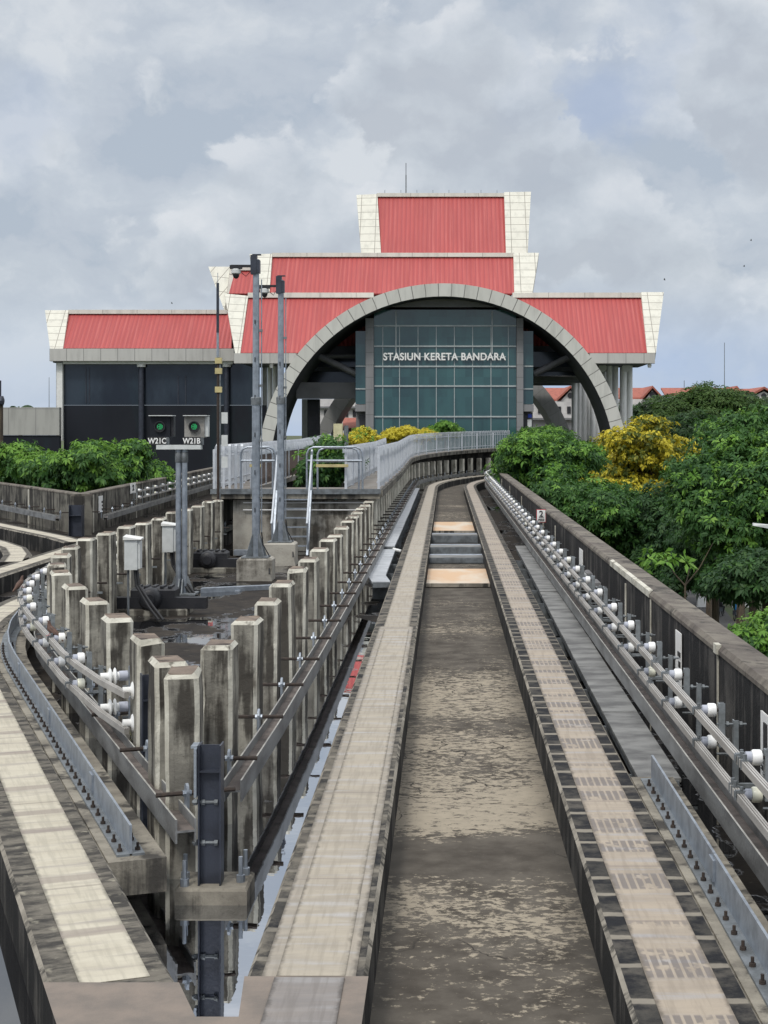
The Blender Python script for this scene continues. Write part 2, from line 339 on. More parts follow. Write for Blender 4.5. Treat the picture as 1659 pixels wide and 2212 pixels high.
mat['grass'] = simple('grass_ground', (.045, .075, .022), (.09, .085, .045), .35, .95, 0, .5)
mat['asphalt'] = simple('asphalt', (.05, .05, .052), (.075, .074, .072), .6, .9)
mat['walk'] = simple('walkway_concrete', (.22, .205, .185), (.16, .135, .11), 1.4, .8)
mat['bark'] = simple('bark', (.10, .075, .05), (.05, .04, .03), 6, .9, 0, .6, (1, 1, .3))
mat['led'] = bpy.data.materials.new('green_led'); mat['led'].use_nodes = True
_b = mat['led'].node_tree.nodes['Principled BSDF']; _b.inputs['Base Color'].default_value = (.02, .3, .1, 1)
_b.inputs['Emission Color'].default_value = (.03, .75, .22, 1); _b.inputs['Emission Strength'].default_value = .28
def leafmat(name, a, b, c, tr=.3):
    g = G(name)
    col = g.mix(g.step(g.noise(g.pos, .55, 3), .3, .7), a, b)
    col = g.mix(g.step(g.isl, .62, .98), col, c)
    g.out(col, .55, 0., spec=.3)
    t = g.n('ShaderNodeBsdfTranslucent', (g.mix(.5, col, c),))
    m = g.n('ShaderNodeMixShader', {0: tr, 1: g.b.outputs[0], 2: t.outputs[0]})
    o = g.t.nodes['Material Output']; g.t.links.new(m.outputs[0], o.inputs[0])
    return g.m
mat['leaf'] = leafmat('leaf_green', (.030, .085, .025), (.050, .13, .030), (.095, .205, .043))
mat['leaf_dark'] = leafmat('leaf_dark', (.026, .07, .028), (.04, .095, .03), (.065, .135, .036))
mat['leaf_young_lit'] = leafmat('leaf_young_lit', (.12, .27, .04), (.16, .32, .045), (.22, .38, .07))  # young leaves, also set on clump tops as painted light
mat['leaf_gold'] = leafmat('leaf_golden', (.46, .40, .03), (.56, .48, .04), (.74, .64, .07))
mat['leaf_olive'] = leafmat('leaf_olive', (.075, .115, .022), (.13, .16, .028), (.34, .31, .035))
mat['leaf_far'] = leafmat('leaf_far', (.030, .062, .030), (.045, .085, .034), (.065, .11, .04))
mat['leaf_feather'] = leafmat('leaf_feathery', (.050, .105, .03), (.075, .14, .034), (.11, .18, .045))
mat['pigeon'] = simple('brown_feathers', (.13, .075, .055), (.08, .05, .04), 40, .8)
mat['birddark'] = simple('dark_feathers', (.04, .04, .045), None, 40, .8)
mat['skin'] = simple('skin', (.35, .2, .14), None, 4, .6)
mat['cloth_black'] = simple('black_cloth', (.015, .015, .018), None, 9, .9)
mat['cloth_blue'] = simple('blue_cloth', (.03, .22, .5), None, 9, .9)
mat['helmet'] = simple('helmet_grey', (.45, .5, .52), None, 9, .3)
mat['blue_sign'] = simple('blue_sign', (.03, .08, .55), None, 9, .5)

# ------------------------------------------------------------------ mesh helpers
class MB:
    def __init__(s): s.v = []; s.f = []; s.mi = []; s.uv = []
    def face(s, idx, m=0, uv=None): s.f.append(tuple(idx)); s.mi.append(m); s.uv.append(uv)
    def quad(s, a, b, c, d, m=0, uv=None):
        i = len(s.v); s.v += [tuple(a), tuple(b), tuple(c), tuple(d)]; s.face((i, i + 1, i + 2, i + 3), m, uv)
    def poly(s, pts, m=0, uv=None):
        i = len(s.v); s.v += [tuple(p) for p in pts]; s.face(range(i, i + len(pts)), m, uv)
    def hexa(s, p, m=0, mt=None):            # p: 4 bottom (ccw from above) + 4 top
        i = len(s.v); s.v += [tuple(q) for q in p]
        for k, f in enumerate(((3, 2, 1, 0), (4, 5, 6, 7), (0, 1, 5, 4), (1, 2, 6, 5), (2, 3, 7, 6), (3, 0, 4, 7))):
            P = [Vector(p[q]) for q in f]
            uu = P[1] - P[0]; lu = uu.length or 1; hv = (P[3] - P[0]).length
            if k in (3, 5, 2, 4): uv = [(0, 0), (lu, 0), (lu, hv), (0, hv)]
            else: uv = [(0, 0), (lu, 0), (lu, hv), (0, hv)]
            s.face([i + q for q in f], mt if (mt is not None and k == 1) else m, uv)
        return s
    def box(s, x0, x1, y0, y1, z0, z1, m=0, mt=None):
        return s.hexa([(x0, y0, z0), (x1, y0, z0), (x1, y1, z0), (x0, y1, z0), (x0, y0, z1), (x1, y0, z1), (x1, y1, z1), (x0, y1, z1)], m, mt)
    def bbox(s, x0, x1, y0, y1, z0, z1, c=.02, m=0):   # box with chamfered top edges
        s.box(x0, x1, y0, y1, z0, z1 - c, m)
        return s.hexa([(x0, y0, z1 - c), (x1, y0, z1 - c), (x1, y1, z1 - c), (x0, y1, z1 - c), (x0 + c, y0 + c, z1), (x1 - c, y0 + c, z1), (x1 - c, y1 - c, z1), (x0 + c, y1 - c, z1)], m)
    def tube(s, pts, r, n=8, m=0, cap=True):
        pts = [Vector(p) for p in pts]; rs = r if isinstance(r, (list, tuple)) else [r] * len(pts)
        i0 = len(s.v); ref = None
        for k, p in enumerate(pts):
            t = (pts[min(k + 1, len(pts) - 1)] - pts[max(k - 1, 0)]).normalized()
            if ref is None: ref = Vector((0, 0, 1)) if abs(t.z) < .9 else Vector((1, 0, 0))
            a = t.cross(ref).normalized(); b = a.cross(t).normalized(); ref = b
            for q in range(n):
                an = 2 * math.pi * q / n
                s.v.append(tuple(p + (a * math.cos(an) + b * math.sin(an)) * rs[k]))
        for k in range(len(pts) - 1):
            for q in range(n):
                s.face((i0 + k * n + q, i0 + k * n + (q + 1) % n, i0 + (k + 1) * n + (q + 1) % n, i0 + (k + 1) * n + q), m)
        if cap:
            s.face([i0 + q for q in range(n)][::-1], m); e = i0 + (len(pts) - 1) * n
            s.face([e + q for q in range(n)], m)
        return s
    def lathe(s, base, axis, prof, n=14, m=0): # prof: (distance along axis, radius)
        ax = Vector(axis).normalized(); pts = [Vector(base) + ax * a for a, _ in prof]
        i0 = len(s.v); ref = Vector((0, 0, 1)) if abs(ax.z) < .9 else Vector((1, 0, 0))
        a = ax.cross(ref).normalized(); b = a.cross(ax).normalized()
        for p, (_, r) in zip(pts, prof):
            for q in range(n):
                an = 2 * math.pi * q / n; s.v.append(tuple(p + (a * math.cos(an) + b * math.sin(an)) * r))
        for k in range(len(prof) - 1):
            for q in range(n):
                s.face((i0 + k * n + q, i0 + k * n + (q + 1) % n, i0 + (k + 1) * n + (q + 1) % n, i0 + (k + 1) * n + q), m)
        s.face([i0 + q for q in range(n)][::-1], m); e = i0 + (len(prof) - 1) * n
        s.face([e + q for q in range(n)], m)
        return s
    def sweep(s, path, prof, mats=None, cap=True): # path (x,y[,z]); prof closed [(u,z)] ; u to the right of travel
        pts = [Vector((p[0], p[1], p[2] if len(p) > 2 else 0)) for p in path]; n = len(prof)
        i0 = len(s.v); dist = 0; ds = []
        for k, p in enumerate(pts):
            if k: dist += (pts[k] - pts[k - 1]).length
            ds.append(dist)
            def nrm(a, b):
                t = b - a; return Vector((t.y, -t.x, 0)).normalized()
            if k == 0: r = nrm(pts[0], pts[1]); sc_ = 1
            elif k == len(pts) - 1: r = nrm(pts[-2], pts[-1]); sc_ = 1
            else:
                r1, r2 = nrm(pts[k - 1], pts[k]), nrm(pts[k], pts[k + 1]); r = (r1 + r2).normalized(); sc_ = 1 / max(.4, r.dot(r1))
            for u, z in prof: s.v.append(tuple(p + r * u * sc_ + Vector((0, 0, z))))
        per = [0]
        for q in range(n):
            a, b = prof[q], prof[(q + 1) % n]; per.append(per[-1] + math.hypot(a[0] - b[0], a[1] - b[1]))
        for k in range(len(pts) - 1):
            for q in range(n):
                q2 = (q + 1) % n
                s.face((i0 + k * n + q, i0 + (k + 1) * n + q, i0 + (k + 1) * n + q2, i0 + k * n + q2), mats[q] if mats else 0,
                       [(per[q], ds[k]), (per[q], ds[k + 1]), (per[q + 1], ds[k + 1]), (per[q + 1], ds[k])])
        if cap:
            mm = mats[0] if mats else 0
            s.face([i0 + q for q in range(n)], mm); e = i0 + (len(pts) - 1) * n
            s.face([e + q for q in range(n)][::-1], mm)
        return s
    def mesh(s, name, ms, off=(0, 0, 0), fix=True):
        me = bpy.data.meshes.new(name)
        me.from_pydata([(a - off[0], b - off[1], c - off[2]) for a, b, c in s.v], [], s.f)
        for m in (ms if isinstance(ms, (list, tuple)) else [ms]): me.materials.append(mat[m] if isinstance(m, str) else m)
        me.polygons.foreach_set('material_index', s.mi)
        if any(s.uv):
            ul = me.uv_layers.new(name='UVMap')
            for p, uv in zip(me.polygons, s.uv):
                if uv:
                    for li, q in zip(p.loop_indices, uv): ul.data[li].uv = q
        if fix:
            import bmesh
            bm = bmesh.new(); bm.from_mesh(me); bmesh.ops.recalc_face_normals(bm, faces=bm.faces); bm.to_mesh(me); bm.free()
        me.update(); return me
    def part(s, name, ms, parent=None, smooth=False, base=None, fix=True):
        off = (0, 0, 0)
        if parent is not None:
            q = parent
            while q is not None: off = tuple(a + b for a, b in zip(off, q.location)); q = q.parent
        elif base is not None: off = base
        o = bpy.data.objects.new(name, s.mesh(name, ms, off, fix)); COL.objects.link(o)
        if parent is not None: o.parent = parent
        elif base is not None: o.location = base
        if smooth:
            for p in o.data.polygons: p.use_smooth = True
            try: o.data.set_sharp_from_angle(angle=R(40))
            except Exception: pass
        return o
def tag(o, label, cat, group=None):
    o['label'] = label; o['category'] = cat
    if group: o['group'] = group
    return o
def struct(o, kind='structure'): o['kind'] = kind; return o
def thing(name, label, cat, loc=(0, 0, 0), group=None):
    o = bpy.data.objects.new(name, None); COL.objects.link(o); o.location = loc; o.empty_display_size = .2
    return tag(o, label, cat, group)
def dup(root, loc=None, rz=None, label=None, parent=None):
    c = root.copy(); COL.objects.link(c)
    if loc is not None: c.location = loc
    if rz is not None: c.rotation_euler = (0, 0, rz)
    if label: c['label'] = label
    if parent is not None: c.parent = parent
    for ch in list(root.children): dup(ch, parent=c)
    return c
_on = 'first second third fourth fifth sixth seventh eighth ninth tenth eleventh twelfth thirteenth fourteenth fifteenth sixteenth seventeenth eighteenth nineteenth'.split()
_tn = {2: 'twent', 3: 'thirt', 4: 'fort', 5: 'fift', 6: 'sixt'}
def ordn(k):
    if k < 20: return _on[k - 1]
    t, u = divmod(k, 10)
    return _tn[t] + ('ieth' if u == 0 else 'y-' + _on[u - 1])
def text_mesh(txt, size, ext, bold=.0, align='CENTER', sp=1.):
    c = bpy.data.curves.new('text', 'FONT'); c.body = txt; c.size = size; c.extrude = ext; c.offset = bold; c.align_x = align; c.space_character = sp
    o = bpy.data.objects.new('text', c); me = bpy.data.meshes.new_from_object(o)
    bpy.data.objects.remove(o); return me
def text(name, txt, size, ext, m, parent, loc, rot=(R(90), 0, 0), bold=0., sp=1., xs=1.):
    me = text_mesh(txt, size, ext, bold, sp=sp); me.materials.clear(); me.materials.append(mat[m])
    o = bpy.data.objects.new(name, me); COL.objects.link(o); o.parent = parent; o.location = loc; o.rotation_euler = rot; o.scale = (xs, 1, 1); return o
def at(px, py, Y): return ((px - VX) * Y / F, Y, HC - (py - VY) * Y / F)
def XX(px, Y): return (px - VX) * Y / F
def ZZ(py, Y): return HC - (py - VY) * Y / F

# ------------------------------------------------------------------ alignment of the tracks
Y1, R1 = 70., 60.
def P1(s, u=0.):
    if s <= Y1: return (u, s)
    t = (s - Y1) / R1; return (R1 - (R1 - u) * math.cos(t), Y1 + (R1 - u) * math.sin(t))
def H1(s): return 0. if s <= Y1 else -(s - Y1) / R1
A2, R2 = R(20.7), 22.
S2a = 9.61; S2b = S2a + R2 * A2
def P2(s, u=0.):
    d0 = Vector((-math.sin(A2), math.cos(A2))); r0 = Vector((math.cos(A2), math.sin(A2))); o = Vector((-2.48, 7.17))
    if s <= S2a: q = o + d0 * s + r0 * u; return (q.x, q.y)
    cpt = o + d0 * S2a + r0 * R2
    t = min(s, S2b) - S2a; a = A2 - t / R2
    q = cpt - Vector((math.cos(a), math.sin(a))) * (R2 - u)
    if s > S2b: q = q + Vector((0, s - S2b))
    return (q.x, q.y)
def H2(s): return A2 if s <= S2a else (0. if s >= S2b else A2 - (s - S2a) / R2)
def rng_s(a, b, brk, step):
    o = [a]
    lo, hi = brk
    x = max(a, lo)
    if a < lo < b: o.append(lo)
    while x + step < min(b, hi): x += step; o.append(x)
    if lo < hi < b and a < hi: o.append(hi)
    o.append(b); return sorted(set(round(q, 4) for q in o))
def path1(a, b, u=0., step=1.5): return [P1(s, u) for s in rng_s(a, b, (Y1, 1e9), step)]
def path2(a, b, u=0., step=1.): return [P2(s, u) for s in rng_s(a, b, (S2a, S2b), step)]
def rect(u0, u1, z0, z1): return [(u0, z0), (u0, z1), (u1, z1), (u1, z0)]

# ------------------------------------------------------------------ ground, deck, running plinths
ZW, GZ = -.38, -11.
m = MB(); S = 4000
m.quad((-S, -S, GZ), (S, -S, GZ), (S, S, GZ), (-S, S, GZ)); struct(m.part('ground', 'grass'))
m = MB(); m.poly([(9, 60, GZ + .02), (16, 60, GZ + .02), (26, 170, GZ + .02), (17, 170, GZ + .02)]); struct(m.part('road', 'asphalt'))
outl = [(-26, 1), (2.7, 1)] + [P1(s, 2.62) for s in (70, 74, 78, 82, 86, 90, 95, 100)] + [P1(s, -2.0) for s in (100, 95, 90, 86, 82, 78, 74, 70)] + [(-2.0, 38.2), (-5.2, 38.2), (-5.2, 80), (-11.6, 80), (-10.25, 43.6), (-26, 73)]
m = MB(); n = len(outl)
for z, fl in ((ZW - .02, 0), (ZW - 1.3, 1)): m.poly([(x, y, z) for x, y in outl])
m.f[1] = m.f[1][::-1]
for k in range(n): m.face((k, (k + 1) % n, n + (k + 1) % n, n + k))
struct(m.part('guideway_deck', 'wetfloor'))
m = MB(); wp = [(-1.3, 6.5), (-.9, 6.5), (-.96, 23.5), (-1.5, 24.5), (-1.75, 19), (-2.1, 15.6), (-2.5, 14.0), (-3.3, 14.6), (-4.7, 17.6), P2(11, 1.05), P2(9.5, 1.05), P2(5, 1.05), P2(2, 1.05)]
m.poly([(x, y, ZW) for x, y in wp]); struct(m.part('standing_water', 'water'))

def plinth(name, path, u0, u1, top='plinth', z0=-.6):
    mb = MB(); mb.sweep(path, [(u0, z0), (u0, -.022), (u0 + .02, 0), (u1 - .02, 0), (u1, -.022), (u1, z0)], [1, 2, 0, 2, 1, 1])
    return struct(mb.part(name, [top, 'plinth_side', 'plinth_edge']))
def sheet(name, path, u0, u1, z, m_):
    mb = MB(); mb.sweep(path, rect(u0, u1, z - .003, z)); return struct(mb.part(name, m_))
plinth('running_plinth', path1(7.2, 99), -.945, -.37, 'plinth_soft')
plinth('running_plinth', path1(2, 99), .82, 1.385)
sheet('running_strip', path1(7.25, 20.2), -.87, -.425, .004, 'strip_wide')
sheet('running_strip', path1(7.25, 19.9), -.80, -.475, .008, 'strip')
sheet('running_strip', path1(20.2, 99), -.815, -.475, .004, 'strip')
sheet('running_strip', path1(2, 99), .945, 1.273, .004, 'strip_score')
plinth('running_plinth', path2(-.8, 62), .57, 1.15, 'plinth_old')
plinth('running_plinth', path2(-6, 62), -1.2, -.57, 'plinth_old')
sheet('running_strip', path2(-.3, 62), .72, 1.045, .004, 'strip_pale')
sheet('running_strip', path2(-6, 62), -1.05, -.72, .004, 'strip_pale')
m = MB(); sl = [P2(-3.2, .565), (-.365, 4.2), (-.365, 7.25), (-.95, 7.25), (-.91, 6.75), (-1.10, 6.75), (-1.245, 7.17), (-1.88, 7.17)]
m.poly([(x, y, .006) for x, y in sl]); n = len(sl)
m.poly([(x, y, -.6) for x, y in sl])
for k in range(n): m.face((k, (k + 1) % n, n + (k + 1) % n, n + k), 1)
struct(m.part('junction_slab', ['brown', 'plinth_side']))
m = MB(); m.sweep(path1(2, 99), rect(-.38, .83, -.45, -.3)); struct(m.part('channel_floor', 'channel'))
m = MB(); m.sweep(path2(-5, 62), rect(-.58, .58, -.45, -.32)); struct(m.part('channel_floor', 'wetfloor'))
# turnout plinths of the track going off to the left
pr = [(-17.5, 51.3), (-13, 43.4), (-9.4, 37.3), (-8.55, 35.6)]
plinth('running_plinth', pr, -.3, .3, 'plinth_old'); sheet('running_strip', pr, -.17, .17, .005, 'strip_pale')
pl = [(-17, 47), (-12.5, 39.2), (-10.4, 35.6), (-9.5, 33.8), (-8.9, 32.0), (-8.5, 30.2)]
plinth('running_plinth', pl, -.28, .3, 'plinth_old'); sheet('running_strip', pl, -.17, .17, .006, 'strip_pale')
sheet('running_strip', [(-.64, 4.3), (-.64, 7.22)], -.165, .165, .012, 'strip_grey')
# kerbs that carry the fin plates
m = MB(); m.sweep(path2(1.75, 21, 0), rect(1.15, 1.50, -.22, -.012)); struct(m.part('fin_kerb', 'kerb'))
m = MB(); m.sweep(path1(2, 11.5, 0), rect(1.385, 1.7, -.45, -.012)); struct(m.part('fin_kerb', 'kerb'))
m = MB(); m.sweep(path1(2, 99), rect(1.38, 2.32, -.52, -.42)); struct(m.part('side_gutter', 'wetfloor'))

# ------------------------------------------------------------------ guide beams
HB = [(0, 0), (.012, 0), (.012, .066), (.12, .066), (.12, 0), (.132, 0), (.132, .15), (.12, .15), (.12, .08), (.012, .08), (.012, .15), (0, .15)]
HBm = [0, 0, 1, 0, 0, 0, 2, 0, 1, 0, 2, 0]
def beam(label, path, prof_u, z=-.005, flip=False):
    pr_ = [(u + prof_u, zz + z) for u, zz in HB]
    mb = MB(); mb.sweep(path, pr_, HBm); x, y = path[0][:2]
    r = thing('guide_beam', label, 'guide beam', (x, y, z))
    mb.part('h_beam', ['beam_side', 'beam_web', 'beam_edge'], r)
    return r
def lug_mesh():
    mb = MB()
    pts = [(-.045, .05), (.045, .05), (.045, .24), (.03, .275), (0, .29), (-.03, .275), (-.045, .24)]
    for x in (.132, .15): mb.poly([(x, a, b) for a, b in pts])
    k = len(pts)
    for q in range(k): mb.face((q, (q + 1) % k, k + (q + 1) % k, k + q))
    mb.lathe((.15, 0, .225), (1, 0, 0), [(0, .022), (.02, .022)], 6); mb.lathe((.112, 0, .225), (1, 0, 0), [(0, .022), (.02, .022)], 6)
    return mb
def rod_mesh(L_=.46): return MB().tube([(-.06, 0, .225), (L_, 0, .225)], .016, 7)
LUG = lug_mesh().mesh('bracket_lug', 'galv'); ROD = rod_mesh().mesh('threaded_rod', 'rust')
def bracket(beam_, x, y, heading, side, jz=0.):
    p = bpy.data.objects.new('bracket', LUG); COL.objects.link(p); p.parent = beam_
    p.location = Vector((x, y, jz)) - beam_.location
    p.rotation_euler = (0, 0, heading + (math.pi if side < 0 else 0))
    q = bpy.data.objects.new('rod', ROD); COL.objects.link(q); q.parent = p
b1 = beam('rusty grey steel guide beam along the left side of the right track, from the post nose', [(-1.42, 10.7), (-1.385, 13), (-1.36, 17)] + path1(22, 99, -1.36), -.132)
b2 = beam('grey steel guide beam under the white insulator row on the dark right parapet', path1(2, 99, 1.80), 0)
b3 = beam('steel guide beam curving left from the dark steel column at the nose', path2(2.0, 40, 1.60), 0)
yy = 11.05
for k in range(54):
    s = yy + 1.6 * k
    if s > 97: break
    x, y = P1(s, -1.36 if s > 16 else -1.36 - .06 * (16 - s) / 5.3); bracket(b1, x, y, H1(s), -1)
for k in range(24):
    s = 2.35 + 1.5 * k; x, y = P2(s, 1.60); bracket(b3, x, y, H2(s), 1)
# ------------------------------------------------------------------ concrete posts of the island
def post_mesh(wd=.22, dp=.3, z0=-.62, z1=.95, c=.03, seed=0):
    mb = MB(); x, y = wd / 2, dp / 2
    o = [(-x + c, -y), (x - c, -y), (x, -y + c), (x, y - c), (x - c, y), (-x + c, y), (-x, y - c), (-x, -y + c)]
    e = .03; i = [(-x + c + .01, -y + e), (x - c - .01, -y + e), (x - e, -y + c + .01), (x - e, y - c - .01), (x - c - .01, y - e), (-x + c + .01, y - e), (-x + e, y - c - .01), (-x + e, -y + c + .01)]
    zc = z1 - .035; k = 8
    rg = random.Random(int((wd + z1) * 9999) + seed); lv = [z0 + (zc - z0) * q / 13 for q in range(14)]; n_ = len(lv); w_ = [0., 0.]
    for z in lv:
        w_ = [.7 * q + rg.uniform(-.0025, .0025) for q in w_]
        for a, b in o:
            ch = rg.random() < .16; f = 1 - (rg.uniform(.03, .075) if ch else rg.uniform(0, .022)); mb.v.append((a * f + w_[0], b * f + w_[1], z + (rg.uniform(-.02, .02) if z0 < z < zc else 0)))
    for a, b in i: mb.v.append((a + rg.uniform(-.008, .008), b + rg.uniform(-.008, .008), z1 + rg.uniform(-.008, .006)))
    for L_ in range(n_ - 1):
        for q in range(k):
            r = (q + 1) % k; mb.face((L_ * k + q, L_ * k + r, (L_ + 1) * k + r, (L_ + 1) * k + q), 0 if q % 2 == 0 else 1)
    for q in range(k):
        r = (q + 1) % k; mb.face(((n_ - 1) * k + q, (n_ - 1) * k + r, n_ * k + r, n_ * k + q), 1)
    mb.face([n_ * k + q for q in range(k)], 2); mb.face(list(range(k))[::-1], 0)
    return mb
import bmesh
PM = [post_mesh(.235 + .012 * a, .42, -.62, .95 + .012 * b, seed=7 * q).mesh('concrete_post', ['pillar', 'pillar_edge', 'pillar_top']) for q, (a, b) in enumerate(((0, 0), (.6, 1), (-.6, -1), (.3, .4), (.9, -.6), (-.3, .7), (-.9, .2), (.2, -1)))]
PM2 = post_mesh(.26, .3, -.62, .95).mesh('concrete_post', ['pillar_edge', 'pillar_edge', 'pillar_top'])
def cpost(x, y, h, label, group, z=0., k=None):
    o = bpy.data.objects.new('concrete_post', PM2 if k == 9 else PM[rng.randrange(8) if k is None else k]); COL.objects.link(o)
    o.location = (x, y, z + rng.uniform(-.02, .015)); o.rotation_euler = (rng.uniform(-.008, .008), rng.uniform(-.01, .01), h + rng.uniform(-.03, .03)); tag(o, label, 'post', group); return o
cpost(-1.76, 10.35, R(4), 'foremost concrete post standing alone at the tip of the nose behind the dark steel column', None)
cpost(-1.98, 10.95, R(20), 'dark sided concrete post half hidden close behind the foremost nose post', None)
for k in range(16):
    y = 11.75 + 1.6 * k
    cpost(-1.73 - .0045 * k + rng.uniform(-.01, .01), y, rng.uniform(-.02, .02), 'weathered concrete post beside the right track, %s behind the nose' % ordn(k + 1), 'concrete posts along the right side of the island')
for k in range(18):
    s = 4.67 + 1.5 * k; x, y = P2(s, 1.88)
    cpost(x, y, H2(s), 'weathered concrete post in the curving left row, %s from the nose' % ordn(k + 1), 'concrete posts along the left side of the island')
for k in range(38):
    s = 38.4 + 1.6 * k; x, y = P1(s, -1.84)
    cpost(x, y, H1(s), 'pale concrete post under the walkway edge, %s beyond the abutment' % ordn(k + 1), 'concrete posts under the walkway beside the right track', k=9)

# nose column
def hcol(name, label, x, y, z0, z1, wd=.145, dp=.14, rz=0., stiff=(.36,)):
    r = thing(name, label, 'steel column', (x, y, z0)); h = z1 - z0
    mb = MB(); a, b = wd / 2, dp / 2
    mb.box(-a, -a + .01, -b, b, 0, h); mb.box(a - .01, a, -b, b, 0, h); mb.box(-a + .01, a - .01, -.02, -.012, 0, h - .002)
    for t in stiff: mb.box(-a + .01, a - .01, -b + .004, -.02, h - t, h - t + .012)
    me = mb.mesh('column_shaft', 'post_steel'); o = bpy.data.objects.new('column_shaft', me); COL.objects.link(o); o.parent = r
    r.rotation_euler = (0, 0, rz); return r
nc = hcol('steel_column', 'dark blue grey steel column bolted to a concrete pad at the tip of the nose', -1.485, 9.72, -.28, .60, stiff=(.17,))
mb = MB(); mb.bbox(-1.69, -1.24, 9.58, 9.98, -.6, -.28, .015); mb.part('concrete_pad', 'kerb', nc)
for x, y in ((-1.64, 9.65), (-1.30, 9.74), (-1.66, 9.80), (-1.29, 9.9)):
    mb = MB(); mb.lathe((x, y, -.28), (0, 0, 1), [(0, .028), (.045, .028), (.045, .014), (.16, .014)], 8); mb.part('anchor_bolt', 'galv', nc)
mb = MB(); mb.box(-1.578, -1.562, 9.62, 9.68, .28, .585); mb.box(-1.60, -1.56, 9.64, 9.76, .585, .60); mb.part('bracket_plate', 'galv', nc)
for z in (.235, -.02):
    mb = MB(); mb.tube([(-1.60, 9.70, z), (-1.45, 9.70, z)], .011, 7)
    for x in (-1.59, -1.54, -1.46): mb.lathe((x, 9.70, z), (1, 0, 0), [(0, .02), (.022, .02)], 6)
    mb.part('cross_bolt', 'galv_dull', nc)

# ------------------------------------------------------------------ conductor rails and their insulators
RPROF = [(0, -.024), (0, .024), (.010, .024), (.010, .016), (.017, .016), (.017, .024), (.027, .024), (.027, .016), (.032, .016), (.032, .024), (.042, .024), (.042, -.024)]
RM = [0, 0, 0, 1, 0, 0, 0, 1, 0, 0, 0, 0]
def crail(label, path, u=0.):
    mb = MB(); mb.sweep(path, [(a + u, b) for a, b in RPROF], RM); x, y = path[0][:2]; z = path[0][2]
    r = thing('conductor_rail', label, 'power rail', (x, y, z)); mb.part('rail_bar', ['rail', 'rail_groove'], r); return r
def zpath(p, z): return [(a[0], a[1], z) for a in p]
ZU, ZL = .585, .36
cr1 = crail('upper pale aluminium power rail carried by white insulators on the right parapet', zpath(path1(2, 99, 1.76), ZU))
cr2 = crail('lower pale aluminium power rail carried by white insulators on the right parapet', zpath(path1(2, 99, 1.76), ZL))
def endp(z, zt):
    return [P2(s, u) + (zz,) for s, u, zz in ((4.6, 1.69, zt), (5.1, 1.56, zt + (z - zt) * .45), (5.8, 1.46, z - .01))] + zpath(path2(6.5, 33, 1.42), z)
cr3 = crail('upper power rail curving along the left post row, its ramped end near the nose', endp(ZU, .50))
cr4 = crail('lower power rail curving along the left post row, its ramped end near the nose', endp(ZL, .215))
for r_, ys in ((cr1, (6.5, 9.2, 13.1, 20, 28)), (cr2, (6.7, 9.5, 13.4, 21, 30))):   # joint clamps
    for q in ys:
        z = r_.location.z
        for dy in (-.04, .04): mb = MB(); mb.box(1.757, 1.806, q + dy - .012, q + dy + .012, z - .026, z + .034); mb.lathe((1.782, q + dy, z + .034), (0, 0, 1), [(0, .014), (.03, .014)], 6); mb.part('joint_clamp', 'galv_dull', r_)
def insul_proto():
    r = thing('insulator_bracket', '', 'insulator', (0, 0, 0))
    mb = MB(); mb.box(.17, .178, -.03, .03, .34, .65); mb.box(.178, .215, -.03, -.022, .34, .65); mb.box(.178, .215, .022, .03, .34, .65)
    mb.box(.275, .283, -.028, .028, .06, .53); mb.box(.283, .31, -.028, -.02, .06, .53); mb.box(.27, .55, -.02, .02, .05, .08); mb.part('bracket_arm', 'bracket', r)
    for z in (.50, .29):
        mb = MB(); mb.tube([(.16, 0, z), (.37, 0, z)], .009, 6); mb.lathe((.225, 0, z), (1, 0, 0), [(0, .02), (.02, .02)], 6); mb.lathe((.32, 0, z), (1, 0, 0), [(0, .02), (.02, .02)], 6); mb.part('tie_bolt', 'galv_dull', r)
    for z in (.60, .375):
        mb = MB(); mb.lathe((.045, 0, z), (1, 0, 0), [(0, .02), (.012, .036), (.045, .036), (.05, .028), (.062, .028)], 14)
        b = mb.part('insulator', 'grey_ins', r, True)
        mb = MB(); mb.lathe((.09, 0, z), (1, 0, 0), [(0, .03), (.004, .044), (.012, .048), (.052, .048), (.062, .043), (.066, .032)], 18); mb.part('cap', 'porcelain', b, True)
        mb = MB(); mb.box(-.006, .05, -.018, .018, z + .010, z + .026); mb.box(-.012, -.004, -.022, .018, z - .03, z + .02); mb.lathe((.03, -.01, z + .03), (0, 0, 1), [(0, .012), (.02, .012)], 6); mb.part('clamp', 'galv_dull', b)
        mb = MB(); mb.lathe((.156, 0, z), (1, 0, 0), [(0, .012), (.03, .012)], 6); mb.part('stud', 'rust', b)
    return r
IP = insul_proto()
IP['group'] = 'insulator brackets along the right parapet'
first = True
ys = [7.73 + 1.58 * k for k in range(-1, 54)]
for k, s in enumerate(ys):
    if s > 94: break
    x, y = P1(s, 1.76); lb = 'pair of white insulators on the right parapet, %s up the line' % ordn(k + 1)
    if first: IP.location = (x, y, 0); IP['label'] = lb; first = False
    else: dup(IP, (x, y, 0), H1(s), lb)
s = 6.05 - 1.4
for k in range(22):
    s += 1.4 if s < 9 else (.95 if s < 15 else 1.5); x, y = P2(s, 1.42)
    if s > 31.5: break
    o = dup(IP, (x, y, 0), H2(s), 'pair of white insulators on the curving left rails, %s from their ramped end' % ordn(k + 1)); o['group'] = 'insulator brackets along the curving left rails'
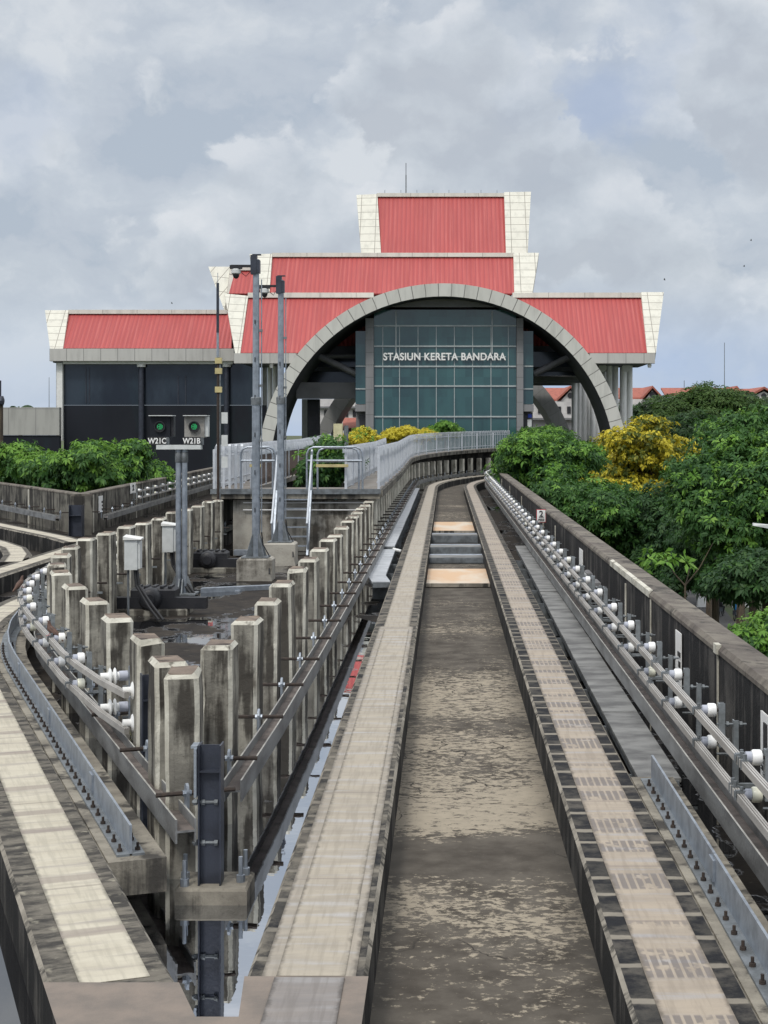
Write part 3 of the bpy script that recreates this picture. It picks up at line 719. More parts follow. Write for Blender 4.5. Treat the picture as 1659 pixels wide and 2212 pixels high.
# steel columns and ribbed insulators at the rail ends
hcol('steel_column', 'dark steel column behind the two pairs of ribbed white insulators', -2.27, 11.75, ZW - .1, .72, .12, .13, R(18), (.2, .55))
hcol('steel_column', 'shorter dark steel column between the ribbed insulators and the nose posts', -2.1, 11.3, ZW - .1, .62, .10, .12, R(18), (.22, .5))
def disc(label, x, y, z):
    r = thing('ribbed_insulator', label, 'insulator', (x, y, z), 'ribbed insulators at the left rail ends')
    ax = Vector((math.cos(A2), math.sin(A2), 0)); b = Vector((x, y, z))
    MB().lathe(b, ax, [(0, .032), (.06, .032), (.065, .04), (.07, .062), (.078, .072), (.086, .062), (.094, .034), (.102, .034), (.11, .062), (.118, .072), (.126, .062), (.132, .036), (.15, .034)], 18).part('ribbed_body', 'porcelain', r, True)
    MB().lathe(b + ax * .15, ax, [(0, .042), (.07, .042), (.075, .02), (.10, .02)], 12).part('end_cap', 'grey_ins', r, True)
    e = b + ax * .24
    MB().box(e.x - .006, e.x + .006, e.y - .03, e.y + .03, z - .10, z + .08).part('mounting_plate', 'galv', r)
    MB().tube([e - ax * .06 + Vector((0, 0, -.09)), e + ax * .2 + Vector((0, 0, -.09))], .011, 6).part('tie_rod', 'galv_dull', r)
for s, u, z, t in ((4.68, 1.69, .52, 'upper front'), (5.2, 1.59, .56, 'upper rear'), (4.68, 1.69, .265, 'lower front'), (5.2, 1.59, .306, 'lower rear')):
    x, y = P2(s, u); disc('white ribbed insulator holding the %s end of the left power rails' % t, x, y, z)
mb = MB(); e = Vector((*P2(4.75, 1.72), .3))
for dx, dz in ((0, 0), (.05, .03)): mb.tube([e + Vector((dx, 0, -.06)), e + Vector((dx + .06, 0, -.16)), e + Vector((dx - .02, .02, -.28)), e + Vector((dx + .05, 0, -.40))], .008, 6)
tag(mb.part('earth_cable', 'cream', None, base=(e.x, e.y, e.z - .4)), 'pale drooping earth cables below the lower ribbed insulator', 'cable')

# ------------------------------------------------------------------ fin plates
BOLT = MB().lathe((0, 0, 0), (0, 0, 1), [(0, .017), (.017, .017), (.017, .009), (.046, .009)], 7).mesh('bolt', 'rust')
def fin(label, path_fn, u, s0, s1, joints, bs, head):
    p = path_fn(s0, s1, u); r = thing('fin_plate', label, 'guide plate', (p[0][0], p[0][1], 0))
    cuts = [s0] + joints + [s1]
    for a, b in zip(cuts[:-1], cuts[1:]):
        MB().sweep(path_fn(a + .006, b - .006, u), rect(-.008, .008, .0, .175)).part('blade', 'galv', r)
    MB().sweep(p, rect(-.085, -.008, -.012, .002)).part('foot_flange', 'galv_dull', r)
    MB().sweep(p, rect(.008, .085, -.012, .002)).part('foot_flange', 'galv_dull', r)
    for j in joints:
        q = path_fn(j - .07, j + .07, u); MB().sweep(q, rect(-.022, -.0085, .03, .15)).part('splice_plate', 'galv', r)
    s = s0 + .08; P = P2 if path_fn is path2 else P1; nb = 0
    while s < s1 - .05 and nb < 84:
        for du in (-.055, .055):
            x, y = P(s, u + du); o = bpy.data.objects.new('bolt', BOLT); COL.objects.link(o); o.parent = r; o.location = Vector((x, y, .002)) - r.location; nb += 1
        s += bs
    return r
fin('long galvanised fin plate with bolt row curving beside the left track', path2, 1.30, 1.85, 20.5, [3.5, 6.2, 9.0, 13], .235, None)
fin('galvanised fin plate with bolt row beside the right track, near the insulators', path1, 1.53, 5.2, 11.4, [8.75], .235, None)
mb = MB(); a_ = [(-12.2, 35.5), (-10.9, 33.6), (-10.0, 32.0), (-9.9, 30.8), (-10.4, 30.0), (-11.5, 29.5)]
mb.sweep(a_, rect(-.02, .02, 0, .36)); tag(mb.part('fin_plate', 'galv', None, base=(-10.4, 31.5, 0)), 'short curved galvanised fin plate at the far left turnout', 'guide plate')

# ------------------------------------------------------------------ cable trays
def tray(label, path, m_, z=-.04, tk=.1, w_=.32):
    r = thing('cable_tray', label, 'cable tray', (path[0][0], path[0][1], z - tk))
    MB().sweep(path, rect(.015, w_ - .015, z - tk, z - .012)).part('trough', 'galv_dull', r)
    for a, b in zip(path[:-1], path[1:]):
        A, B = Vector(a), Vector(b); L_ = (B - A).length; n_ = max(1, round(L_ / 2.4))
        for k in range(n_):
            q0 = A + (B - A) * ((k + .004) / n_); q1 = A + (B - A) * ((k + .996) / n_); dz = rng.uniform(-.004, .008)
            MB().sweep([(q0.x, q0.y), (q1.x, q1.y)], [(0, z - .03 + dz), (0, z + dz), (w_, z + dz), (w_, z - .03 + dz)]).part('cover', m_, r)
    for k in range(int((path[-1][1] - path[0][1]) / 2.0)):
        y = path[0][1] + .6 + 2.0 * k; MB().box(path[0][0] - .02, path[0][0] + w_ + .02, y - .02, y + .02, ZW, z - tk).part('support_leg', 'galv_dull', r)
    return r
tray('long weathered grey cable tray beside the scored right running strip', [(1.45, 11.55), (1.47, 17), (1.53, 25), (1.58, 35)], 'tray')
tray('light grey cable tray with angled end left of the main running strip', [(-1.27, 26.4), (-1.40, 27.6), (-1.42, 33.6)], 'tray_l', -.02)
tray('light grey cable tray continuing up the line behind the gap at the white end strip', [(-1.46, 34.2), (-1.47, 50), (-1.5, 69)], 'tray_l', .0)
mb = MB(); mb.hexa([(-1.16, 33.5, -.03), (-.98, 33.0, -.03), (-.96, 33.25, -.03), (-1.16, 33.9, -.03), (-1.16, 33.5, 0), (-.98, 33.0, 0), (-.96, 33.25, 0), (-1.16, 33.9, 0)])
tag(mb.part('end_strip', 'white', None, base=(-1.06, 33.4, -.03)), 'small white end strip lying across the gap in the left cable tray', 'strip')

# ------------------------------------------------------------------ boards and cable crossing in the channel
def boardt(label, y0, y1, z=-.1):
    mb = MB(); mb.bbox(-.362, .812, y0, y1, z - .05, z, .008); mb.box(-.362, .812, y0 - .06, y0 - .001, z - .06, z + .004, 1); tag(mb.part('plywood_board', ['board', 'plinth_edge'], None, base=(.22, (y0 + y1) / 2, z - .05)), label, 'board')
    return
boardt('large orange plywood board bridging the channel, nearest to the camera', 28.2, 31.2, -.225)
boardt('pale plywood board bridging the channel beyond the cable crossing', 43.0, 47.2, -.225)
def crossing():
    r = thing('cable_crossing', 'grey slotted cable crossing spanning the channel between the two boards', 'cable crossing', (.22, 35, -.3))
    for y, z0, z1 in ((33.2, -.29, -.17), (35.0, -.29, -.08), (39.2, -.29, -.1)):
        mb = MB(); mb.box(-.362, .812, y, y + .02, z0, z1)
        for k in range(22): x = -.34 + k * .052; mb.box(x, x + .028, y - .012, y, z0 + .02, z1 - .02)
        mb.part('slotted_side', 'galv_dull', r)
        MB().box(-.362, .812, y + .02, y + .7, z1 - .012, z1 + .006).part('cover', 'tray', r)
        mb = MB()
        for q in range(3): mb.tube([(-.36, y + .9 + .16 * q, z1 - .05), (.81, y + .9 + .16 * q, z1 - .05)], .035, 8)
        mb.part('conduit', 'galv', r)
crossing()

# ------------------------------------------------------------------ parapets
WPROF = [(0, -.5), (0, .70), (.02, .77), (.30, .74), (.33, .70), (.33, -1.0), (0, -1.)]
def parapet(label, path, top, m1, prof=None):
    r = thing('parapet_wall', label, 'wall', (path[0][0], path[0][1], -.5)); pf = prof or WPROF
    MB().sweep(path, [(u, z if z < .69 else .70) for u, z in pf if z < .735], None).part('wall_face', m1, r)
    MB().sweep(path, [(-.012, .70), (-.012, .735), (.02, .775), (.29, .755), (.345, .70)]).part('coping', top, r)
    return r
pw = parapet('long dark mouldy concrete parapet along the right edge of the guideway', path1(2, 99, 2.30), 'wall_top', 'wall')
for s, z1, t, wd in ((12.95, .76, 'pale joint strip', .022), (17.2, .76, 'joint strip', .014), (19.6, .70, 'joint strip', .05), (32.2, .66, 'j', .05), (36.2, .70, 'j', .06), (46.5, .66, 'j', .08), (55, .66, 'j', .1), (63, .66, 'j', .1)):
    x, y = P1(s, 2.30); MB().box(x - .016, x - .001, y - wd / 2, y + wd / 2, -.3 if wd < .03 else .02, z1 - .07).part('joint_strip', 'pillar_edge', pw)
MB().box(2.27, 2.315, 12.9, 13.05, .70, .78).part('joint_cap', 'pillar_edge', pw)
for a, b in ((17.3, 18.6), (18.65, 20.0), (20.05, 21.4)):
    MB().hexa([(2.284, a, .70), (2.30, a, .70), (2.30, b, .70), (2.284, b, .70), (2.284, a, .775), (2.33, a, .785), (2.33, b, .785), (2.284, b, .775)]).part('coping_trim', 'pillar_edge', pw)
CN = (-10.3, 43.5)
pwl = parapet('weathered concrete parapet running left from the far corner column', [(-26.0, 73.0), CN], 'wall_far', 'wall_far', [(-a, b) for a, b in WPROF]) if False else None
def parapet_left(label, path, sgn):
    r = thing('parapet_wall', label, 'wall', (path[0][0], path[0][1], -.5))
    MB().sweep(path, [(0, -1.), (0, .72), (sgn * .3, .72), (sgn * .3, -1.)]).part('wall_face', 'wall_far', r)
    MB().sweep(path, [(-sgn * .012, .72), (-sgn * .012, .755), (sgn * .02, .785), (sgn * .30, .77), (sgn * .312, .72)]).part('coping', 'wall_top', r)
    return r
WL = [CN, (-17.5, 56.9), (-27, 74.5)]
WR = [CN, (-11.35, 78)]
pa = parapet_left('weathered concrete parapet running off to the left from the far corner column', WL, 1)
pb = parapet_left('weathered concrete parapet with white insulators running back from the far corner column', WR, -1)
def alongp(P, t):
    a, b = Vector(P[0]), Vector(P[1]); d_ = (b - a); L_ = d_.length; q = a + d_ * (t / L_); return q, math.atan2(-d_.x, d_.y)
for r_, P, ts, sg in ((pa, WL, (.9, 6.4, 12.), -1), (pb, WR, (.5, 1.6, 9.0), 1)):
    for t in ts:
        q, h = alongp(P, t); d_ = Vector((-math.sin(h), math.cos(h))); nrm = Vector((d_.y, -d_.x)) * sg
        a = q - d_ * .06; b = q + d_ * .06; a2 = a + nrm * .02; b2 = b + nrm * .02
        MB().hexa([(a.x, a.y, -.45), (b.x, b.y, -.45), (b2.x, b2.y, -.45), (a2.x, a2.y, -.45), (a.x, a.y, .70), (b.x, b.y, .70), (b2.x, b2.y, .70), (a2.x, a2.y, .70)]).part('joint_strip', 'pillar_edge', r_)
hcol('steel_column', 'blue grey steel column at the far corner where two parapets meet', CN[0] - .02, CN[1] - .55, ZW, .50, .36, .34, 0, (.3,))
def offp(P, off, t0, t1):
    o = []
    for t in (t0, t1):
        q, h = alongp(P, t); d_ = Vector((-math.sin(h), math.cos(h))); nrm = Vector((d_.y, -d_.x)); o.append(tuple(q + nrm * off))
    return o
b4 = beam('grey guide beam on the far parapet left of the corner column', offp(WL, -.55, .3, 16), -.132, .02)
b5 = beam('grey guide beam on the far parapet right of the corner column', offp(WR, .50, .5, 34), 0, .02)
for k in range(8):
    q, h = alongp(WL, .8 + 1.9 * k); d_ = Vector((-math.sin(h), math.cos(h))); nrm = Vector((d_.y, -d_.x)); p = q - nrm * .55; bracket(b4, p.x, p.y, h, 1)
for k in range(4):
    q, h = alongp(WR, 1.0 + 1.7 * k); p = q + Vector((math.cos(h), math.sin(h))) * .5; bracket(b5, p.x, p.y, h, -1)
cu = [c_ + (ZU,) for c_ in offp(WR, .42, 7.2, 34)]; cl = [c_ + (ZL,) for c_ in offp(WR, .42, 7.2, 34)]
crail('upper thin power rail on the far parapet behind the signal mast', cu); crail('lower thin power rail on the far parapet behind the signal mast', cl)
for k in range(15):
    q, h = alongp(WR, 7.5 + 1.7 * k); p = q + Vector((math.cos(h), math.sin(h))) * .47
    o = dup(IP, (p.x, p.y, 0), h + math.pi, 'pair of small white insulators on the far left parapet, %s past the corner' % ordn(k + 1)); o['group'] = 'insulator brackets along the far left parapet'

# signs on the parapets
def plate(label, x, y, z, h, wd, ht, face, marks=(), cat='sign', border=None):
    r = thing('marker_sign', label, cat, (x, y, z)); r.rotation_euler = (0, 0, h)
    o = bpy.data.objects.new('sign_plate', MB().box(-wd / 2, wd / 2, -.012, 0, 0, ht).mesh('sign_plate', 'red_border' if border else face)); COL.objects.link(o); o.parent = r
    if border:
        o = bpy.data.objects.new('sign_face', MB().box(-wd / 2 + border, wd / 2 - border, -.016, -.012, border, ht - border).mesh('sign_face', face)); COL.objects.link(o); o.parent = r
    for a, b, c_, d_ in marks:
        o = bpy.data.objects.new('mark', MB().box(a, b, -.021, -.0165 if border else -.0125, c_, d_).mesh('mark', 'text_black')); COL.objects.link(o); o.parent = r
    return r
HW = -R(90)
def wall_sign(label, s, z, wd, ht, marks, border=None):
    x, y = P1(s, 2.285); return plate(label, x, y, z, HW + H1(s), wd, ht, 'text_white', marks, border=border)
sg = plate('white plate with black figure 2 and red rim on the dark right parapet', 2.19, 35.3, .47, 0, .22, .30, 'text_white', ((-.06, .06, .105, .115),), border=.014)
text('number', '2', .19, .002, 'text_black', sg, (0, -.021, .135), bold=.004); text('code', 'F550', .07, .002, 'text_black', sg, (0, -.021, .035), bold=.002)
wall_sign('tall narrow white plate with dark blocks on the right parapet beside the junction boxes', 25.9, .04, .62, .54, ((.06, .31, .2, .27), (.12, .31, .04, .10)))
wall_sign('white plate with three dark bars on the right parapet, middle of the near plates', 15.05, .08, .34, .53, ((.02, .17, .30, .345), (.07, .17, .20, .255), (.02, .17, .10, .13), (-.12, -.09, .07, .11)))
s4 = wall_sign('nearest white plate with black figure and fine lines on the right parapet', 10.95, .10, .30, .46, ((-.02, .05, .19, .40), (-.09, .11, .175, .185), (-.1, .08, .10, .115), (-.1, .08, .07, .08), (-.1, .08, .05, .06), (.06, .09, .22, .40)))
q, h = alongp(WR, 2.6); plate('white plate with comb shaped marks on the far parapet right of the corner column', q.x + .02, q.y, .12, h + R(90), .62, .50, 'text_white', ((.1, .31, .28, .34), (.16, .31, .18, .23), (.1, .31, .06, .11)))
q, h = alongp(WR, 8.2); s5 = plate('small white plate with a figure 2 on the far left parapet', q.x + .02, q.y, .47, h + R(90), 1.0, .34, 'text_white', ())
text('number', '2', .26, .002, 'text_black', s5, (0, -.02, .1), bold=.01, xs=2.6)
def jbox(label, s, z):
    x, y = P1(s, 2.30); r = thing('junction_box', label, 'box', (x, y, z), 'junction boxes on the right parapet')
    MB().bbox(x - .09, x, y - .22, y + .22, z, z + .24, .02).part('box_body', 'concrete_grey', r); MB().box(x - .10, x - .091, y - .18, y + .18, z + .02, z + .2).part('lid', 'box_white', r)
    MB().tube([(x - .05, y, z), (x - .07, y - .3, z - .12), (x - .08, y - .9, z - .2), (x - .1, y - 1.5, z - .22)], .03, 7).part('cable', 'cable', r)
jbox('grey junction box with black cable on the right parapet, the farther of two', 24.3, .12); jbox('grey junction box with black cable on the right parapet, the nearer of two', 23.0, .10)

# ------------------------------------------------------------------ island equipment
def mast(label, x, y, zb, ztop, zj, cam_dx, rz=0.):
    r = thing('camera_mast', label, 'camera mast', (x, y, ZW))
    MB().bbox(x - .35, x + .35, y, y + .6, ZW - .1, zb - .0, .04).part('pedestal', 'abut', r)
    yc = y + .3; c = (x, yc)
    MB().tube([(x, yc, zb), (x, yc, zj)], .082, 8).part('lower_pole', 'galv', r)
    MB().lathe((x, yc, zj - .16), (0, 0, 1), [(0, .10), (.14, .105), (.16, .09)], 8).part('pole_collar', 'galv_dull', r)
    MB().tube([(x, yc, zj), (x, yc, ztop)], [.07, .062], 8).part('upper_pole', 'galv', r)
    mb = MB()
    for a in range(4):
        an = R(45) + a * R(90); dx, dy = math.cos(an), math.sin(an)
        mb.hexa([(x + dx * .07 - dy * .008, yc + dy * .07 + dx * .008, zb), (x + dx * .07 + dy * .008, yc + dy * .07 - dx * .008, zb), (x + dx * .27 + dy * .008, yc + dy * .27 - dx * .008, zb), (x + dx * .27 - dy * .008, yc + dy * .27 + dx * .008, zb),
                 (x + dx * .06 - dy * .008, yc + dy * .06 + dx * .008, zb + .5), (x + dx * .06 + dy * .008, yc + dy * .06 - dx * .008, zb + .5), (x + dx * .10 + dy * .008, yc + dy * .10 - dx * .008, zb + .45), (x + dx * .10 - dy * .008, yc + dy * .10 + dx * .008, zb + .45)])
    mb.box(x - .27, x + .27, yc - .27, yc + .27, zb, zb + .02); mb.part('base_gusset', 'galv_dull', r)
    for z in np.arange(zb + .9, ztop - 1.2, .75): MB().box(x - .02, x - .004, yc - .10, yc - .06, z, z + .09).part('step_slot', 'black', r)
    mb = MB(); mb.box(x - .10, x + .02, yc - .10, yc + .08, ztop - .3, ztop + .08); mb.box(x - .07, x + .10, yc - .06, yc + .06, ztop + .08, ztop + .1); mb.box(x - .10, x + .08, yc - .09, yc + .09, ztop - .28, ztop - .02); mb.part('head_box', 'post_steel', r)
    arm = MB().box(x - .10 - cam_dx, x - .10, yc - .025, yc + .025, ztop - .16, ztop - .11).part('camera_arm', 'black', r)
    cx = x - .10 - cam_dx
    cam_ = MB().box(cx - .02, cx + .22, yc - .06, yc + .06, ztop - .19, ztop - .12).part('camera_bracket', 'black', r)
    MB().lathe((cx + .1, yc, ztop - .19), (0, 0, -1), [(0, .07), (.02, .095), (.09, .095), (.11, .07)], 16).part('camera_housing', 'box_white', r, True)
    MB().lathe((cx + .1, yc, ztop - .3), (0, 0, -1), [(0, .066), (.04, .062), (.075, .04), (.09, .008)], 14).part('camera_dome', 'black', r, True)
    MB().tube([(cx + .2, yc, ztop - .26), (cx + .3, yc, ztop - .34), (x - .12, yc, ztop - .25)], .008, 5).part('camera_cable', 'cable', r)
    xs = x + .11
    MB().tube([(xs, yc, zb + .5), (xs, yc, ztop - .4)], .012, 6).part('conduit', 'galv', r)
    mb = MB()
    for z in np.arange(zb + 1.2, ztop - .5, 1.1): mb.box(x + .05, xs + .02, yc - .03, yc + .03, z, z + .05)
    mb.part('conduit_clip', 'galv_dull', r)
    MB().tube([(xs, yc, zb + .5), (xs + .03, yc, zb + .25), (xs + .16, yc - .05, zb + .03), (xs + .2, yc - .4, zb - .3)], .014, 6).part('feed_cable', 'cable', r)
    return r
mast('taller grey octagonal camera mast on a concrete pedestal, nearer of the two', -3.79, 30.4, .05, 6.0, 3.25, .40)
mast('grey octagonal camera mast standing before the steel stairs, farther of the two', -3.66, 33.8, .11, 5.92, 3.33, .36)

def signal():
    x, y = -4.78, 27.8; r = thing('signal_mast', 'twin pipe signal mast carrying two green signals marked W21C and W21B', 'signal', (x, y, ZW))
    for dx, nm in ((-.055, 0), (.055, 0)): MB().tube([(x + dx, y, -.4), (x + dx, y, 2.24)], .05, 14).part('pipe', 'galv', r, True)
    for dx in (-.055, .055): MB().lathe((x + dx, y, 2.0), (0, 0, 1), [(0, .055), (.01, .062), (.18, .062), (.19, .055)], 14).part('pipe_socket', 'galv_dull', r, True)
    mb = MB()
    for sx in (-1, 1):
        mb.hexa([(x + sx * .10, y - .02, ZW), (x + sx * .24, y - .02, ZW), (x + sx * .24, y + .0, ZW), (x + sx * .10, y, ZW), (x + sx * .10, y - .02, -.05), (x + sx * .12, y - .02, -.05), (x + sx * .12, y, -.05), (x + sx * .10, y, -.05)])
        mb.hexa([(x - .01 + sx * .03, y - .22, ZW), (x + .01 + sx * .03, y - .22, ZW), (x + .01 + sx * .03, y - .05, ZW), (x - .01 + sx * .03, y - .05, ZW), (x - .01 + sx * .03, y - .08, -.1), (x + .01 + sx * .03, y - .08, -.1), (x + .01 + sx * .03, y - .05, -.1), (x - .01 + sx * .03, y - .05, -.1)])
    mb.box(x - .28, x + .28, y - .25, y + .25, ZW, ZW + .03); mb.part('base_gusset', 'galv_dull', r)
    MB().box(x - .44, x + .36, y - .10, y + .10, 2.24, 2.32).part('cross_plate', 'box_white', r)
    for cx, body, nm in ((x - .385, 'netting', 'W21C'), (x + .235, 'box_grey', 'W21B')):
        MB().box(cx + .10, cx + .16, y - .03, y + .06, 2.32, 2.46).part('stem', 'galv_dull', r)
        hd = MB().bbox(cx - .18, cx + .18, y - .02, y + .22, 2.45, 2.84, .015).part('signal_head', body, r)
        MB().box(cx - .19, cx + .24, y - .12, y + .24, 2.842, 2.856).part('visor', 'box_white', hd)
        MB().box(cx + .181, cx + .24, y + .02, y + .2, 2.47, 2.83).part('door', 'box_white' if nm == 'W21B' else 'black', hd)
        MB().lathe((cx, y - .02, 2.65), (0, -1, 0), [(0, .10), (.05, .10), (.05, .085), (.01, .085)], 20).part('lens_hood', 'black', hd, True)
        mb = MB()
        for i in range(-3, 4):
            for j in range(-3, 4):
                if i * i + j * j < 8 and (j == 0 or abs(i) + abs(j) == 3 or i == 0 or (i > 0 and abs(j) < 2)): mb.box(cx + i * .021 - .007, cx + i * .021 + .007, y - .042, y - .032, 2.65 + j * .021 - .007, 2.65 + j * .021 + .007)
        mb.part('led_array', 'led', hd)
        pl_ = MB().box(cx - .19, cx + .12, y - .10, y - .09, 2.325, 2.465).part('number_plate', 'text_black', r)
        text('number', nm, .14, .003, 'text_white', pl_, (0, 0, 0), bold=.003)
        t = pl_.children[0]; t.location = Vector((cx - .035, y - .106, 2.347)) - Vector(r.location); t.scale = (.86, 1, 1)
signal()
def ebox(label, x, y, z0, z1):
    r = thing('equipment_box', label, 'equipment box', (x, y, z0), 'white equipment boxes on the left post row')
    MB().box(x - .12, x + .08, y, y + .2, z0, z1 - .05).part('box_body', 'box_white', r)
    MB().box(x + .081, x + .12, y + .02, y + .19, z0 + .02, z1 - .07).part('box_door', 'box_white', r)
    MB().hexa([(x - .135, y - .03, z1 - .05), (x + .14, y - .03, z1 - .05), (x + .14, y + .22, z1 - .05), (x - .135, y + .22, z1 - .05), (x - .135, y - .03, z1 - .0), (x + .14, y - .03, z1 - .04), (x + .14, y + .22, z1 - .02), (x - .135, y + .22, z1 + .02)]).part('box_lid', 'white', r)
    for dx, ex in ((.02, .35), (.06, .42)): MB().tube([(x + dx, y + .1, z0), (x + dx + .04, y + .05, z0 - .25), (x + ex - .08, y - .1, z0 - .55), (x + ex + .1, y - .2, max(ZW, z0 - .75))], .022, 7).part('cable', 'cable', r)
    MB().tube([(x - .08, y + .1, z0), (x - .08, y + .1, ZW)], .02, 7).part('conduit', 'galv_dull', r)
ebox('white equipment box with black cables on the left post row, nearer of two', -4.88, 23.9, .41, .93)
ebox('white equipment box with black cables on the left post row, farther of two', -5.03, 27.9, .37, .9)
def swm(label, x, y, sc_=1.):
    r = thing('switch_machine', label, 'switch machine', (x, y, ZW), 'black switch machines on the island')
    MB().bbox(x - .55, x + .55, y - .15, y + .5, ZW - .02, -.30, .02).part('concrete_base', 'pillar', r)
    MB().box(x - .75, x + .85, y - .08, y + .12, -.30, -.12).part('drive_bar', 'black', r)
    mb = MB(); mb.lathe((x - .05, y - .2, -.14), (0, 1, 0), [(0, .13), (.03, .17), (.1, .19), (.45, .19), (.5, .15)], 16)
    mb.lathe((x - .05, y - .24, -.14), (0, 1, 0), [(0, .09), (.05, .1)], 14); mb.part('motor', 'black', r, True)
    MB().bbox(x - .38, x + .34, y - .05, y + .4, -.13, .03, .04).part('gear_case', 'black', r)
    mb = MB()
    for k in range(5): mb.box(x - .3 + k * .13, x - .24 + k * .13, y - .03, y + .3, .03, .06)
    mb.part('case_rib', 'black', r)
swm('black switch machine on a concrete base below the nearer equipment box', -4.72, 24.9); swm('black switch machine behind the twin pipe signal mast', -4.95, 32.4)
mb = MB(); mb.hexa([(-4.5, 28.2, -.44), (-3.05, 28.9, -.44), (-3.05, 29.1, -.44), (-4.5, 28.4, -.44), (-4.5, 28.2, -.32), (-3.05, 28.9, -.32), (-3.05, 29.1, -.32), (-4.5, 28.4, -.32)]); mb.box(-3.9, -3.8, 28.4, 28.6, ZW, -.44)
tag(mb.part('cable_duct', 'galv', None, base=(-3.8, 28.6, ZW)), 'long grey galvanised cable duct lying across the island floor', 'cable duct')
mb = MB(); mb.box(-5.0, -3.9, 36.2, 36.45, -.36, -.24); mb.box(-4.9, -4.8, 36.25, 36.4, ZW, -.36); mb.box(-4.1, -4.0, 36.25, 36.4, ZW, -.36)
tag(mb.part('cable_duct', 'galv', None, base=(-4.4, 36.3, ZW)), 'short grey cable duct at the foot of the concrete abutment', 'cable duct')
mb = MB(); mb.box(-2.9, -2.1, 35.9, 36.1, -.36, -.2); mb.box(-2.85, -2.75, 35.9, 36.1, ZW, -.36); mb.box(-2.2, -2.1, 35.9, 36.1, ZW, -.36)
tag(mb.part('cable_duct', 'galv', None, base=(-2.5, 36, ZW)), 'short grey cable duct between the stairs and the right post row', 'cable duct')
def antenna():
    x, y = -5.52, 37.2; r = thing('antenna_mast', 'slim antenna pole with dark whip top and yellow clamps beside the fence', 'antenna', (x, y, ZW))
    MB().tube([(x, y, 4.95), (x, y, 6.15)], .034, 8).part('whip', 'post_steel', r); MB().tube([(x, y, 6.15), (x, y, 6.4)], .008, 5).part('tip', 'galv', r)
    MB().tube([(x, y, 4.3), (x, y, 4.95)], .03, 8).part('sleeve', 'galv', r); MB().tube([(x + .01, y, ZW), (x + .01, y, 4.35)], .035, 8).part('lower_pole', 'rust', r)
    MB().tube([(x + .06, y - .02, ZW), (x + .06, y - .02, 4.3)], .018, 6).part('side_tube', 'galv_dull', r)
    for z in (4.2, 3.95, 3.5): MB().box(x - .06, x + .10, y - .06, y + .06, z, z + .14).part('clamp', 'yellow', r)
    for z in (2.75, 2.2, 1.68): MB().box(x + .09, x + .24, y - .01, y + .01, z, z + .27).part('tag_plate', 'box_white', r)
antenna()

# ------------------------------------------------------------------ abutment, raised walkway, fences, stairs
DZ = 1.12
def dz(s): return DZ + max(0., min(1., (s - 55) / 40)) * .40
mb = MB(); mb.box(-5.26, -1.95, 38.0, 38.3, -.7, .86); aw = thing('abutment_wall', 'stained concrete abutment wall under the front edge of the raised walkway', 'wall', (-3.5, 38, -.6)); mb.part('wall_face', 'abut', aw)
MB().box(-5.75, -1.62, 37.75, 39.4, .90, 1.10).part('edge_beam', 'kerb', aw)
MB().box(-5.78, -1.60, 37.70, 37.748, 1.02, 1.145).part('edge_angle', 'galv_dull', aw)
for z in (.80, .62): MB().tube([(-5.0, 37.93, z), (-2.0, 37.93, z)], .018, 6).part('conduit', 'column', aw)
m = MB(); m.box(-5.75, -1.62, 37.752, 39.5, 1.101, 1.118)
m.sweep([(*p, 0) for p in [(-5.3, 39.5), (-5.3, 96)]], rect(-.45, .43, .98, 1.118))
m.sweep([P1(s, 0) + (dz(s) - DZ,) for s in rng_s(39.5, 99, (55, 1e9), 2)], rect(-2.5, -1.62, .98, 1.118)); struct(m.part('walkway', 'walk'))
mb = MB(); mb.sweep([P1(s, 0) + (dz(s) - DZ,) for s in rng_s(38.0, 99, (55, 1e9), 2)], [(-1.62, .93), (-1.62, 1.10), (-1.56, 1.10), (-1.56, .93)])
tag(mb.part('walkway_edge_beam', 'wall_far', None, base=(-1.6, 38, .93)), 'dark stained concrete edge beam below the silver palisade fence on the right', 'beam')
MB().sweep([P1(s, 0) + (dz(s) - DZ,) for s in rng_s(38.4, 99, (55, 1e9), 2)], rect(-2.2, -2.08, -.7, .975)).part('dark_backing', 'plinth_side', bpy.data.objects['walkway_edge_beam'])  # dark wall added behind the posts so the gaps between them look black
MB().sweep([(-5.72, 38.35), (-5.72, 92)], rect(-.08, .04, -.9, .975)).part('dark_backing', 'plinth_side', bpy.data.objects['walkway_edge_beam'])  # same added dark backing, along the left walkway
def pale(mb, x, y, z, h, th, wd=.065):
    c, s_ = math.cos(th), math.sin(th)      # along-fence direction (c,s); bends over towards normal
    nx, ny = -s_, c; a = wd / 2
    prof = [(0, 0), (0, h - .26), (0, h - .14), (.012, h - .05), (.035, h - .005), (.06, h - .03), (.072, h - .08), (.072, h - .18)]
    i0 = len(mb.v); t = .014
    for off, zz in prof:
        for q, e in ((-a, 0), (a, 0), (a, t), (-a, t)): mb.v.append((x + c * q + nx * (off + e), y + s_ * q + ny * (off + e), z + zz))
    for k in range(len(prof) - 1):
        for q in range(4): mb.face((i0 + 4 * k + q, i0 + 4 * k + (q + 1) % 4, i0 + 4 * k + 4 + (q + 1) % 4, i0 + 4 * k + 4 + q), 1 if k < 1 else 0)
    mb.face((i0, i0 + 1, i0 + 2, i0 + 3)); e = i0 + 4 * (len(prof) - 1); mb.face((e, e + 1, e + 2, e + 3))
